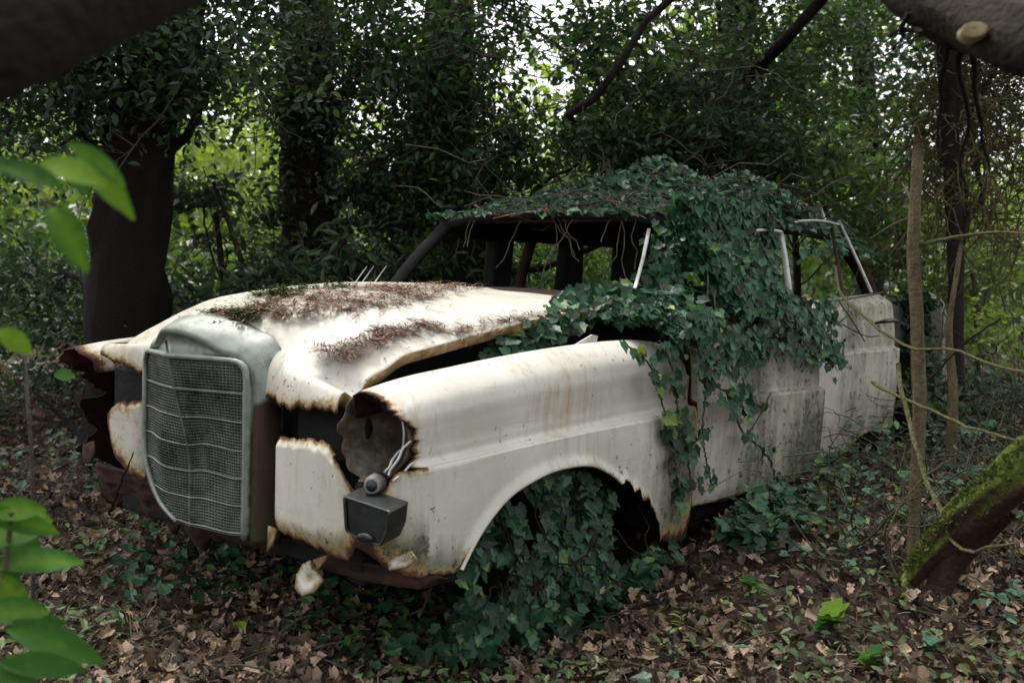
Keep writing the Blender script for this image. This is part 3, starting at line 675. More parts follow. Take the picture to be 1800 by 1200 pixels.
# rear body: fenders with fins and boot lid
for sd in (-1, 1):
    xs = np.linspace(2.62, 3.98, 60); zk = np.linspace(0, 1, 34); G = np.zeros((60, 34, 3)); ru = np.zeros((60, 34)); gr = np.zeros((60, 34))
    for i, x in enumerate(xs):
        zb = .38+.22*math.exp(-((x-2.95)/.28)**4); zt = 1.06+.06*float(S(x, 2.7, 3.9)); z = zb+(zt-zb)*zk
        y = .872-.04*zk**2-.10*S(zk, .9, 1)**2-.03*float(S(x, 3.7, 3.98)); G[i] = np.stack([np.full(34, x), sd*y, z], 1)
        ru[i] = np.exp(-(z-zb)/.04)*.6; gr[i] = 1.9-1.3*float(S(x, 3.72, 3.80))
    I = np.arange(60*34).reshape(60, 34); q = np.stack([I[:-1, :-1], I[1:, :-1], I[1:, 1:], I[:-1, 1:]], -1).reshape(-1, 4)
    if sd > 0: q = q[:, ::-1]
    o = mesh('rear_fender', G.reshape(-1, 3), q, None, car, mats=[PAINT, RUST], attrs={'rust': ru.ravel(), 'grime': gr.ravel()}); solid(o, .02, -1, 1)
g = Geo(); g.grid(np.array([[(x, y, 1.02+.03*(1-(y/.78)**2)-.03*float(S(x, 3.6, 3.95))) for y in np.linspace(-.78, .78, 14)] for x in np.linspace(3.08, 3.95, 10)])); solid(g.build('boot_lid', RUST, car), .015)
g = Geo(); g.box((3.93, -.78, .5), (3.965, .78, 1.02)); bevel(g.build('tail_panel', RUST, car, smooth=False), .01)

# ------------------------------------------------------------------ pine needle litter and moss on the hood
def inpoly(px, py, poly):
    c = np.zeros(len(px), bool); n = len(poly); j = n-1
    for i in range(n):
        xi, yi = poly[i]; xj, yj = poly[j]
        k = ((yi > py) != (yj > py)) & (px < (xj-xi)*(py-yi)/((yj-yi)+1e-9)+xi); c ^= k; j = i
    return c
def hoodhit(px, py):
    out = []
    for a, b in zip(px, py):
        d = ray(a, b); ts = np.linspace(1.6, 4.2, 120); P = POS+ts[:, None]*d
        ok = (np.abs(P[:, 1]) < HW) & (P[:, 0] > -.6) & (P[:, 0] < .66)
        h = hood_h(P[:, 0], P[:, 1]); w = np.where(ok & (P[:, 2] < h))[0]
        if len(w):
            p = P[w[0]].copy(); p[2] = float(hood_h(p[0], p[1])); out.append(p)
    return np.array(out)
def hpoly(poly, n):
    xs = np.array(poly); a = rng.uniform(xs[:, 0].min(), xs[:, 0].max(), n); b = rng.uniform(xs[:, 1].min(), xs[:, 1].max(), n)
    k = inpoly(a, b, poly); return hoodhit(a[k], b[k])
def T_need(): return np.array([(-.03, 0, 0), (.03, 0, 0), (.028, .5, .06), (-.028, .5, .06), (.01, 1, 0), (-.01, 1, 0)], float), np.array([(0, 1, 2), (0, 2, 3), (3, 2, 4), (3, 4, 5)])
def litter(name, polys, label, nper, hgt, mat=NEED, size=(.025, .06), tmpl=None, cat='litter'):
    parts = []
    for poly, cnt in polys:
        B = hpoly(poly, cnt)
        if not len(B): continue
        idx = rng.integers(0, len(B), nper*len(B)); P = B[idx]+rng.normal(0, 1, (len(idx), 1))**2*rng.normal(0, .012, (len(idx), 3))*[1, 1, 0]
        P[:, 2] = hood_h(P[:, 0], P[:, 1])+rng.random(len(idx))**1.5*hgt+.003
        N = rdir(len(idx))*.30+[0, 0, 1]; parts.append(leaves(tmpl or T_need(), P, N, rdir(len(idx)), rng.uniform(*size, len(idx)), roll=.1))
    o = leafobj(name, parts, mat); return tag(o, label, cat, kind='stuff')
litter('pine_needle_litter', [([(395, 553), (470, 530), (560, 512), (700, 508), (800, 508), (870, 503), (790, 522), (690, 545), (600, 553), (500, 560)], 620),
    ([(370, 566), (420, 552), (470, 556), (430, 568)], 60), ([(600, 506), (800, 500), (850, 503), (700, 515)], 200)], 'red-brown pine needle litter along the middle of the hood', 8, .006)
litter('pine_needle_litter', [([(548, 640), (565, 618), (610, 604), (660, 586), (735, 568), (760, 572), (790, 582), (740, 590), (680, 605), (640, 622), (590, 644)], 520),
    ([(780, 590), (880, 566), (985, 546), (990, 551), (900, 572), (800, 596)], 300)], 'brown needle litter heaped near the left lip of the hood', 8, .007)
litter('moss', [([(340, 572), (400, 568), (455, 566), (450, 582), (420, 588), (390, 576)], 120), ([(440, 520), (520, 506), (600, 502), (640, 505), (560, 512), (470, 532)], 200), ([(365, 560), (440, 548), (500, 540), (430, 562)], 140)],
    'yellow-green moss tufts on the hood behind the grille', 26, .012, MOSS, (.006, .014), T_quad(.4), 'moss')

# ------------------------------------------------------------------ ivy
IV = T_ivy()
def ivy(name, label, sets, stems, group=None, base=None):
    r = empty(name, base if base is not None else (0, 0, 0), label, 'ivy', group); parts = [leaves(IV, P, N, t, s, rnd=rn) for P, N, t, s, rn in sets]
    for _, _, A in parts:
        B = A.reshape(-1, 13); B[:, 0] = np.minimum(1, B[:, 0]+.22); B[:, 7] = np.minimum(1, B[:, 7]+.1); B += rng.normal(0, .03, B.shape)
    leafobj('leaves', parts, IVY, r)
    Pa = np.concatenate([x_[0] for x_ in sets]); k = rng.integers(0, len(Pa), max(8, len(Pa)//90)); m = len(k)
    leafobj('dead_leaves', [leaves(T_dead(4), Pa[k]+[0, -.01, .02], rdir(m)*.8+[-.2, -.5, .7], rdir(m), rng.uniform(.02, .05, m))], LIT, r)
    g = Geo()
    for pts, rad in stems: g.tube(pts, rad, 5, rough=0)
    g.build('stems', TWIG if name != 'arch_ivy' else BARK, r); return r
def clumpy(P, s, th, seed): return n3(P, s, seed) > th
def rndv(n, bright=.02): a = rng.random(n)**1.25*.96; a[rng.random(n) < bright] = 1; return a
ns = 15000
x = rng.uniform(.98, 3.0, ns); y = rng.uniform(-.78, .66, ns)
thick = (.03+.19*S(x, 1.15, 1.7)*(1-.8*S(x, 2.3, 3.0)))*(1-.6*np.abs(y/.8)**3)
P = np.stack([x, y, roof_z(x, np.clip(y, -.6, .6))-np.maximum(0, -y-.55)*.8+.01+thick*rng.random(ns)**.7*(.7+.6*n3(np.stack([x, y, 0*x], 1), 3, 5))], 1)
P = P[clumpy(P, 4, -.38, 1) & ((x > 1.3) | (rng.random(ns) < .25+.3*(y < -.3)) | (y < -.5)) & ~((x > 1.5) & (y < -.60) & (rng.random(ns) < .8))]
s1 = (P, np.tile([-.25, -.5, .8], (len(P), 1))+rng.normal(0, .38, (len(P), 3)), np.tile([-.2, -.6, -.5], (len(P), 1)), rng.uniform(.018, .048, len(P)), rndv(len(P), .004))
# curtain over the near windows
ns = 6000; x = rng.uniform(.92, 1.60, ns); z = rng.uniform(1.03, 1.47, ns)
P = np.stack([x, -.72-.20*S(1.4-z, 0, .4)-rng.random(ns)*.10+.03, z], 1); k = clumpy(P, 5, -.02, 3) | (x < 1.25) & clumpy(P, 7, -.3, 8); k |= (x < 1.2) & (rng.random(ns) < .5); P = P[k]
s2 = (P, np.tile([-.35, -.9, .35], (len(P), 1))+rng.normal(0, .35, (len(P), 3)), np.tile([0, -.1, -1.], (len(P), 1)), rng.uniform(.018, .048, len(P)), rndv(len(P), .005))
ns = 900; t = rng.random(ns); c = cr([(.80, -.69, 1.04), (.92, -.655, 1.19), (1.10, -.59, 1.39)], 40)[(t*39).astype(int)]; P = c+rng.normal(0, .035, (ns, 3))+[0, -.02, 0]
s5 = (P, np.tile([-.5, -.8, .35], (ns, 1))+rng.normal(0, .35, (ns, 3)), np.tile([0, -.1, -1.], (ns, 1)), rng.uniform(.018, .045, ns), rndv(ns, .005))
# near windscreen corner and cowl
ns = 5200; x = rng.uniform(.52, 1.6, ns); y = rng.uniform(-.94, -.35, ns)
P = np.stack([x, y, 1.0+rng.random(ns)*.13*S(x, .4, .8)-S(-y, .84, 1.0)*.12], 1); k = clumpy(P, 5, -.2, 11) & ~((x > 1.0) & (y > -.7)); P = P[k]
s3 = (P, np.tile([-.3, -.6, .8], (len(P), 1))+rng.normal(0, .35, (len(P), 3)), np.tile([-.3, -.7, -.3], (len(P), 1)), rng.uniform(.02, .05, len(P)), rndv(len(P), .005))
ns = 330; t = rng.random(ns); c = cr([(.64, -.52, 1.06), (.40, -.58, 1.01), (.12, -.60, .93), (.0, -.63, .90)], 50)[(t*49).astype(int)]
P = c+rng.normal(0, .035, (ns, 3))*[1, 1, .7]+[0, 0, .01]
s4 = (P, np.tile([-.4, -.6, .7], (ns, 1))+rng.normal(0, .35, (ns, 3)), np.tile([-.6, -.5, -.2], (ns, 1)), rng.uniform(.035, .062, ns), rndv(ns))
st = []
for i in range(46):
    a = np.array([rng.uniform(1.0, 2.8), rng.uniform(-.7, .5), 1.5]); b = a+[rng.normal(0, .35), rng.uniform(-.5, .1), rng.uniform(-.1, .18)]; st.append((crooked(a, b, 7, .12), .0028))
for i in range(16):
    x0 = rng.uniform(.95, 1.7); st.append((crooked((x0, -.68, 1.42), (x0+rng.normal(0, .1), -.93, 1.0), 8, .08), .0028))
for i in range(26):
    y0 = rng.uniform(-.55, .55); st.append((crooked((1.0+rng.random()*.1, y0, 1.42+rng.random()*.05), (.98+rng.random()*.3, y0+rng.uniform(-.5, .5), 1.36+rng.random()*.2), 6, .12), .003))
for i in range(12):
    y0 = rng.uniform(-.5, .5); st.append((crooked((1.05, y0, 1.40), (1.0+rng.normal(0, .05), y0+rng.normal(0, .08), rng.uniform(1.1, 1.3)), 6, .08), .0028))
ivy('climbing_ivy', 'thick dark ivy blanketing the roof, windows and cowl of the old car', [s1, s2, s3, s4, s5], st, base=(1.5, -.3, 1.1))
# strands down the flank
sets = []; st = []
def strand(pts, yv, n, spread, size=(.028, .055), bright=.1, rad=.0035):
    c = cr([at(u, v, 'y', yv) for u, v in pts], 60); ii = rng.integers(0, 60, n); P = c[ii]+rng.normal(0, spread, (n, 3))*[1, .25, .6]; P[:, 1] = np.minimum(P[:, 1], yv+.005)-rng.random(n)*.02
    sets.append((P, np.tile([-.3, -1, .35], (n, 1))+rng.normal(0, .3, (n, 3)), np.tile([0, 0, -1.], (n, 1)), rng.uniform(*size, n), rndv(n, bright))); st.append((c+rng.normal(0, .002, c.shape), rad))
strand([(1095, 600), (1140, 640), (1155, 680), (1172, 740), (1185, 800), (1195, 870), (1205, 900)], -.915, 46, .018, bright=.3)
strand([(1160, 600), (1185, 660), (1192, 730), (1208, 800), (1215, 860)], -.915, 50, .024, (.025, .05))
strand([(1260, 590), (1285, 640), (1290, 700), (1300, 750), (1340, 790), (1358, 820), (1362, 865)], -.965, 34, .03, bright=.0, rad=.005)
strand([(1280, 590), (1300, 650), (1320, 700), (1345, 720)], -.965, 22, .02, rad=.003)
strand([(1225, 600), (1240, 680), (1235, 760), (1250, 850)], -.94, 22, .02, (.02, .045), bright=.0)
strand([(1215, 610), (1255, 640), (1300, 620), (1380, 610), (1450, 630)], -.985, 120, .045, (.02, .045), .0)
strand([(1230, 640), (1260, 680), (1300, 700), (1310, 730)], -.96, 46, .035, (.022, .048), .0)
strand([(1380, 560), (1410, 580), (1440, 600), (1475, 640)], -1.0, 130, .045, (.022, .045), .0)
strand([(1380, 545), (1420, 545), (1460, 560), (1440, 620)], -.97, 140, .04, (.022, .045), .0)
strand([(1215, 560), (1260, 590), (1300, 600), (1350, 580)], -.97, 130, .05, (.02, .045), .0)
for a_, b_ in (((1480, 570), (1545, 590)), ((1490, 520), (1470, 570)), ((1475, 530), (1520, 600))): st.append((cr([at(*a_, 'y', -.99), at((a_[0]+b_[0])/2+8, (a_[1]+b_[1])/2+10, 'y', -1.02), at(*b_, 'y', -1.0)], 12), .003))
st.append((cr([at(1355, 690, 'y', -.985), at(1335, 730, 'y', -.985), at(1315, 762, 'y', -.985)], 8), .003))
ivy('trailing_ivy', 'thin ivy strands trailing down the streaked doors and the back of the left fender', sets, st, base=(1.2, -.95, .8))
# ivy filling the arch and spilling on the litter
sets = []; st = []
ns = 1800; q = rng.uniform(0, 1, ns); x = -.44+.76*q; zt = np.minimum(zbf(x)-.015, .56-.25*S(x, .15, .5)); z = rng.uniform(0, 1, ns)**.8*(zt-.09)+.09
P = np.stack([x, -.79-.08*rng.random(ns)-.07*S(.3-z, 0, .3)*rng.random(ns), z+.03*S(.3-z, 0, .2)], 1); P = P[clumpy(P, 9, -.10, 2)]; n_ = len(P)
sets.append((P, np.tile([-.4, -.9, .45], (n_, 1))+rng.normal(0, .3, (n_, 3)), np.tile([0, -.2, -1.], (n_, 1)), rng.uniform(.020, .050, n_), rndv(n_, .015)))
ns = 480; x = rng.uniform(-.36, .62, ns); y = -.84-np.abs(rng.normal(0, .035, ns)); P = np.stack([x, y, gz(x, y)+.02+rng.random(ns)*.14*np.exp(-(-y-.84)/.18)], 1); P = P[clumpy(P, 7, -.02, 4)]; n_ = len(P)
sets.append((P, np.tile([-.2, -.4, .9], (n_, 1))+rng.normal(0, .3, (n_, 3)), rdir(n_)+[0, -.5, -.3], rng.uniform(.035, .068, n_), rndv(n_, .03)))
ns = 260; x = rng.uniform(.8, 1.25, ns); y = -1.0-np.abs(rng.normal(0, .10, ns)); P = np.stack([x, y, gz(x, y)+.02+rng.random(ns)*.08], 1); n_ = len(P)
sets.append((P, np.tile([-.2, -.5, .8], (n_, 1))+rng.normal(0, .3, (n_, 3)), rdir(n_), rng.uniform(.03, .06, n_), rndv(n_, .01)))
for i in range(26):
    x0 = rng.uniform(-.4, .5); st.append((crooked((x0, -.84, rng.uniform(.2, .5)), (x0+rng.normal(0, .15), -.86-rng.random()*.07, .12+rng.random()*.2), 7, .1), .003))
ivy('arch_ivy', 'ivy filling the empty front wheel arch and spilling onto the litter', sets, st, base=(0, -.9, .05))

# ------------------------------------------------------------------ trees behind
QD = T_quad(.30); SM = T_simple()
DENS = .46
def clumps(spec, size, tmpl=None, drop=.3):
    parts = []
    for c, rad, nsub, nl in spec:
        c = np.array(c); rad = np.array(rad)
        cc = c+sph(nsub)*rad; cr_ = rng.uniform(.10, .24, nsub)*min(1., rad.mean()/.5)
        for k in range(nsub):
            m = int(nl*DENS*rng.uniform(.4, 1.5)); P = cc[k]+rng.normal(0, 1, (m, 3))*cr_[k]*[1, 1, .6]
            rn = np.clip(rng.random()*.6+rng.random(m)*.45, 0, 1)
            parts.append(leaves(tmpl or QD, P, rdir(m)*.8+[-.1, -.1, .7], rdir(m)+[0, 0, -drop], rng.uniform(size*.6, size*1.25, m), rnd=rn))
    return parts
def twigs(g, centers, n, L, r, droop=0.):
    for i in range(n):
        c = centers[rng.integers(0, len(centers))]; a = np.array(c[0])+sph(1)[0]*np.array(c[1]); d = rdir(1)[0]; d[2] -= droop; b = a+d*L*rng.uniform(.5, 1.3)
        pts = crooked(a, b, 7, .13); g.tube(pts, np.linspace(r, r*.4, len(pts)), 4, cap=False)
        for k in range(2):
            j = rng.integers(2, 6); e = pts[j]+rdir(1)[0]*L*.35; q_ = crooked(pts[j], e, 4, .15); g.tube(q_, np.linspace(r*.6, r*.3, len(q_)), 4, cap=False)
def tree(name, label, path, radii, spec, size, mat, bark=None, ntw=40, twL=.6, twr=.005, cat='tree', tmpl=None, limbs=(), tw=True, droop=.1, twm=None):
    base = np.array(path[0], float); r = empty(name, base, label, cat)
    g = Geo(); p = cr(path, 22); g.tube(p, hermite(np.linspace(0, 1, len(radii)), radii)(np.linspace(0, 1, 22)), 14, rough=.35)
    for L_, rr in limbs: q_ = cr(L_, 14); g.tube(q_, np.linspace(rr[0], rr[1], 14), 8, rough=.2)
    for c, rad, ns_, nl in spec:       # one limb into every foliage mass
        j = int(np.argmin(np.linalg.norm(p-np.array(c), axis=1))*.7); e = np.array(c); q_ = crooked(p[j], e, 8, .08); g.tube(q_, np.linspace(max(.008, min(radii)*.35), .006, len(q_)), 5, rough=0)
    g.build('trunk', bark or BARK, r)
    g = Geo(); twigs(g, spec, ntw, twL, twr, droop); tag(g.build('twigs', twm or TWIG, r), kind='stuff')
    leafobj('crown', clumps(spec, size, tmpl), mat, r); return r
def gp(px, py, D):     # ground point below a direction
    p = dep(px, py, D); p[2] = gz(p[0], p[1])-.1; return p
def C(px, py, D, rx, rz, ns_, nl): return (dep(px, py, D), (rx, rx, rz), ns_, nl)

tree('dark_trunk_tree', 'broad blackish leaning trunk at left behind the torn right fender', [gp(225, 600, 5.4), dep(225, 480, 5.4), dep(250, 250, 5.4), dep(310, 20, 5.4), dep(350, -250, 5.5)], [.24, .20, .17, .13, .10],
     [C(60, 60, 5.6, .8, .4, 40, 420), C(200, 110, 5.2, .5, .35, 32, 380), C(90, 200, 7.0, .8, .35, 22, 260), C(420, 60, 5.4, .5, .45, 20, 220), C(150, -200, 5.5, 1.2, .5, 26, 220), C(30, 420, 6.5, .5, .8, 22, 220), C(120, 560, 6.4, .5, .35, 16, 200), C(60, 690, 6.5, .5, .25, 14, 180)], .055, DARK, BARK_RED, 70, .7, tmpl=SM)
tree('ivy_clad_tree', 'upright dark tree clad in foliage behind the middle of the hood', [gp(545, 520, 7), dep(545, 400, 7), dep(540, 150, 7), dep(530, -250, 7)], [.22, .19, .17, .13],
     [C(545, 300, 7, .26, .65, 26, 190), C(440, 110, 6.8, .55, .4, 22, 220), C(620, 120, 6.7, .5, .45, 22, 220), C(700, 260, 6.4, .35, .4, 20, 220), C(560, -150, 6.8, 1.0, .4, 24, 200), C(500, 420, 6.9, .25, .3, 12, 170)], .055, DARK, BARK, 140, .6, tmpl=SM)
tree('evergreen_tree', 'dense evergreen with teal leaves above the windscreen of the car', [gp(820, 520, 6.6), dep(815, 400, 6.6), dep(800, 150, 6.6), dep(820, -250, 6.6)], [.15, .13, .11, .08],
     [C(720, 60, 6.0, .5, .4, 26, 230), C(790, 130, 6.2, .42, .45, 24, 220), C(780, 290, 6.3, .45, .3, 24, 230), C(870, 270, 5.9, .22, .25, 12, 190), C(1050, 260, 5.7, .32, .13, 14, 190), C(1230, 235, 5.9, .38, .14, 16, 190), C(1390, 285, 6.0, .3, .12, 12, 170), C(800, -150, 6.4, 1.0, .4, 24, 200), C(640, 400, 6.6, .16, .3, 8, 160)], .054, WOOD, BARK, 170, .6, tmpl=SM)
tree('spreading_tree', 'tree with dark curving limbs over the roof of the car', [gp(1270, 520, 7.4), dep(1280, 350, 7.4), dep(1290, 120, 7.2), dep(1330, -200, 7)], [.15, .13, .12, .09],
     [C(1110, 60, 5.6, .32, .35, 18, 170), C(1180, 120, 5.9, .5, .4, 24, 210), C(1290, 170, 6.4, .5, .4, 26, 220), C(1400, 90, 6.6, .5, .4, 22, 200), C(1250, -140, 6.2, 1.1, .35, 26, 200), C(1080, 250, 6.2, .4, .25, 14, 180), C(1210, 270, 6.2, .4, .22, 16, 190), C(880, 20, 6.2, .2, .2, 6, 110)], .055, WOOD, BARK, 230, .7, .0055,
     limbs=[([dep(1290, 200, 7.1), dep(1130, 230, 6), dep(1000, 200, 5.4), dep(1060, 160, 5.2), dep(1092, 110, 5.1), dep(1120, 55, 5), dep(1200, -20, 5)], (.03, .018)),
            ([dep(1290, 160, 7.1), dep(1340, 110, 6), dep(1390, 60, 5.5), dep(1460, -20, 5.2)], (.045, .03))])
tree('bright_leaved_tree', 'light green tree right of the roof against the pale sky', [gp(1530, 560, 9), dep(1530, 400, 9), dep(1520, 150, 9), dep(1500, -100, 9)], [.12, .10, .09, .07],
     [C(1500, 60, 8.5, .7, .4, 22, 150), C(1580, 200, 8.6, .6, .5, 24, 150), C(1420, 200, 8.5, .55, .4, 20, 150), C(1520, -80, 8.5, 1.0, .4, 20, 150), C(1640, 330, 9, .5, .3, 14, 130)], .08, MID, BARK, 120, .7)
tree('twiggy_tree', 'bare twiggy tree with hanging brown stems at the right edge', [gp(1690, 620, 5.5), dep(1680, 450, 5.5), dep(1672, 250, 5.5), dep(1665, 50, 5.3), dep(1660, -150, 5.2)], [.05, .04, .04, .05, .06],
     [C(1730, 250, 5.6, .45, .5, 10, 50), C(1770, 60, 5.6, .5, .3, 14, 100), C(1690, 180, 6.2, .3, .4, 8, 60)], .05, DARK, BARK, 520, .55, .005, droop=.5, tmpl=QD, twm=TWIG_Y)
tree('shrub', 'dark loose shrub left of the hood in front of the bright clearing', [gp(400, 560, 6.2), dep(395, 520, 6.2), dep(380, 380, 6.2)], [.03, .025, .015],
     [C(350, 330, 6.4, .25, .2, 8, 130), C(400, 440, 6.2, .3, .28, 4, 50), C(320, 470, 6.5, .2, .3, 3, 50), C(430, 540, 6.0, .4, .12, 10, 150), C(300, 540, 6.0, .3, .1, 8, 140)], .07, DARK, BARK, 40, .5, cat='shrub', limbs=[([gp(430, 560, 6), dep(435, 500, 6), dep(405, 400, 6.1), dep(375, 320, 6.2)], (.022, .012))])
tree('shrub', 'dark laurel shrub directly behind the hood beside the windscreen', [gp(600, 540, 6), dep(610, 500, 6), dep(600, 400, 6)], [.03, .025, .015],
     [C(560, 470, 5.9, .35, .18, 14, 150), C(500, 500, 5.8, .3, .10, 10, 140), C(700, 380, 6.2, .2, .12, 8, 120)], .09, DARK, BARK, 30, .4, cat='shrub', tmpl=T_simple(.16))
tree('shrub', 'fresh green shrub seen through the empty windows of the car', [gp(850, 540, 6.8), dep(850, 500, 6.8), dep(850, 420, 6.8)], [.03, .02, .015],
     [C(800, 460, 6.8, .4, .25, 18, 110), C(950, 460, 6.8, .45, .25, 20, 110), C(1060, 470, 7.2, .4, .25, 12, 100)], .08, MID, BARK, 60, .4, cat='shrub', tmpl=T_simple(.16))
tree('shrub', 'sunlit green shrub behind the roof and the rear pillar of the car', [gp(1400, 520, 8), dep(1400, 450, 8), dep(1390, 340, 8)], [.04, .03, .02],
     [C(1330, 290, 7.6, .55, .25, 24, 150), C(1450, 300, 7.6, .5, .3, 22, 150), C(1540, 400, 7.8, .4, .35, 22, 140), C(1220, 300, 7.4, .4, .2, 14, 130)], .07, MID, BARK, 80, .5, cat='shrub')
tree('shrub', 'yellow-green bramble thicket at the right edge under the bare twigs', [gp(1720, 680, 7), dep(1720, 600, 7), dep(1710, 480, 7)], [.03, .02, .015],
     [C(1700, 450, 7.5, .5, .3, 18, 110), C(1780, 400, 7.0, .4, .5, 18, 110), C(1650, 560, 7.5, .4, .3, 14, 110), C(1780, 600, 6.5, .4, .25, 12, 90)], .06, YG, TWIG, 160, .5, .004, cat='shrub')
tree('shrub', 'leafy shrub hiding the tail of the car beside the open rear door', [gp(1612, 700, 6.2), dep(1612, 640, 6.1), dep(1606, 560, 6.0)], [.02, .015, .01],
     [C(1606, 540, 5.6, .07, .14, 14, 120), C(1606, 640, 5.5, .07, .14, 14, 120), C(1625, 740, 5.2, .22, .10, 12, 70), C(1700, 700, 5.6, .35, .15, 14, 70)], .05, DARK, BARK, 40, .3, .003, cat='shrub')

DENS = .25
def canopy(name, label, base, hub, spec, mat=DARK):  # crowns above the frame, added to shade the ivy and trunks below
    r = empty(name, base, label, 'tree'); g = Geo(); g.tube(cr([base, (np.array(base)+hub)/2+[.1, .05, 0], hub], 12), hermite([0, 1], [.2, .1])(np.linspace(0, 1, 12)), 12, rough=.3)
    for c, rad, a, b in spec: q_ = crooked(hub, c, 8, .08); g.tube(q_, np.linspace(.05, .012, 9), 5)
    g.build('trunk', BARK, r); leafobj('crown', clumps(spec, .10), mat, r)
A3 = np.array
canopy('shade_canopy_tree', 'tall tree whose crown, added above the view, shades the rear of the car', (2.6, 2.4, .3), A3([2.6, 2.0, 3.4]),
    [(A3([2.0, .3, 3.9]), A3([1.1, 1.1, .35]), 46, 190), (A3([3.2, -.4, 3.7]), A3([1.1, 1.0, .35]), 40, 190), (A3([1.6, 2.2, 4.2]), A3([1.2, 1.2, .4]), 40, 190), (A3([3.9, 1.3, 3.8]), A3([1.2, 1.2, .5]), 36, 170), (A3([4.2, -1.4, 3.6]), A3([1.0, 1.0, .4]), 30, 160)])
canopy('shade_canopy_tree', 'tall dark tree out of view, added to shade the left background from above', (0.2, 5.2, .2), A3([0.2, 4.6, 3.6]),
    [(A3([-.6, 3.4, 3.6]), A3([1.2, 1.2, .4]), 44, 200), (A3([.9, 3.6, 3.9]), A3([1.2, 1.1, .4]), 40, 200), (A3([.2, 2.2, 4.2]), A3([1.2, .7, .35]), 26, 180), (A3([2.4, 4.4, 4.0]), A3([1.3, 1.3, .5]), 36, 180), (A3([-2.0, 2.6, 3.6]), A3([1.1, 1.1, .4]), 34, 180)])

# distant sunlit wood beyond the clearing: one mass
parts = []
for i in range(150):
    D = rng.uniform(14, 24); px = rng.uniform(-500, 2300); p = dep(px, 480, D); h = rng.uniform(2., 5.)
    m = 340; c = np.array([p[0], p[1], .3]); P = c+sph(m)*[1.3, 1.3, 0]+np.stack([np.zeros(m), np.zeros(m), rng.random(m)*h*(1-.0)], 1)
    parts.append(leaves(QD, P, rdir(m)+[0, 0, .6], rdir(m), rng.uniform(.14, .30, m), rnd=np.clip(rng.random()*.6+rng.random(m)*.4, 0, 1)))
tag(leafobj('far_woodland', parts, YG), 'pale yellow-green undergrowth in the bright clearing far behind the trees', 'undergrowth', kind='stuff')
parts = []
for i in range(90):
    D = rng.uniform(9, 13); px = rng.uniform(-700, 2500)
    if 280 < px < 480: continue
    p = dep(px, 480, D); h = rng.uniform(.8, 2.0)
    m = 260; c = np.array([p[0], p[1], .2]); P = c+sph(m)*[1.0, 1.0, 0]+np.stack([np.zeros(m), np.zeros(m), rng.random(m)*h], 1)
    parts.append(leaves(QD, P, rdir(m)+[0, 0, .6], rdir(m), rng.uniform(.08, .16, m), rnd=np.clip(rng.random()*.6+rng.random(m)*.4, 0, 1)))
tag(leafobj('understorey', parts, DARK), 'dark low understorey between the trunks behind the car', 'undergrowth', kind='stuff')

# ------------------------------------------------------------------ floor: leaf litter, twigs, ground cover
def area(n, dens=None):
    D = 1.5+6.5*rng.random(n)**1.25; px = rng.uniform(-350, 2150, n); out = np.array([dep(a, 600, d)[:2] for a, d in zip(px, D)]); return out
def outside(P): return ~((np.abs(P[:, 1]) < .86) & (P[:, 0] > -.05) & (P[:, 0] < 3.95))
parts = []
for k in range(14):
    P2 = area(3400); P2 = P2[outside(P2) | (rng.random(len(P2)) < .15)]; m = len(P2)
    P = np.stack([P2[:, 0], P2[:, 1], gz(P2[:, 0], P2[:, 1])+.005+rng.random(m)*.035], 1)
    k_ = rng.random(m) < .5+.5*S(n3(P, 1.6, 4), -.4, .2); P = P[k_]; m = len(P)
    big = rng.random(m); parts.append(leaves(T_dead(k), P, rdir(m)*.9+[-.1, -.1, 1], rdir(m), rng.uniform(.02, .062, m)*(1+.5*(big > .9)+.6*(big > .975)), roll=.1))
P2 = area(30000); P2 = P2[outside(P2)]; m = len(P2); P = np.stack([P2[:, 0], P2[:, 1], gz(P2[:, 0], P2[:, 1])+.004+rng.random(m)*.03], 1)
parts.append(leaves(T_need(), P, rdir(m)*.6+[0, 0, 1], rdir(m), rng.uniform(.01, .035, m)*1.6, roll=.1))
tag(leafobj('leaf_litter', parts, LIT), 'brown dead leaves strewn over the forest floor', 'leaf litter', kind='stuff')
g = Geo()
for i in range(900):
    p = area(1)[0]; 
    if abs(p[1]) < .9 and -.6 < p[0] < 3.9: continue
    a = rng.uniform(0, 6.28); L = rng.uniform(.08, .4); q0 = np.array([p[0], p[1], gz(p[0], p[1])+.03]); q1 = q0+[math.cos(a)*L, math.sin(a)*L, 0]; q1[2] = gz(q1[0], q1[1])+.02+rng.random()*.06
    g.tube(crooked(q0, q1, 5, .08), np.linspace(rng.uniform(.002, .005), .0015, 6), 4, cap=False, a=rng.random())
tag(g.build('fallen_twigs', TWIG), 'thin fallen twigs scattered among the dead leaves', 'twigs', kind='stuff')
parts = []
for tm, num, size, th, seed in ((IV, 3600, (.025, .05), .08, 3), (SM, 3600, (.018, .044), .04, 9)):
    P2 = area(num*3); P3 = np.c_[P2, 0*P2[:, 0]]; k_ = (n3(P3, 1.5, seed) > th) & outside(P2); P2 = P2[k_][:num*2]; m = len(P2)
    P = np.stack([P2[:, 0], P2[:, 1], gz(P2[:, 0], P2[:, 1])+.03+rng.random(m)*.07], 1)
    parts.append((leaves(tm, P, rdir(m)*.45+[-.2, -.2, 1], rdir(m), rng.uniform(*size, m), rnd=rng.random(m))))
ex = []
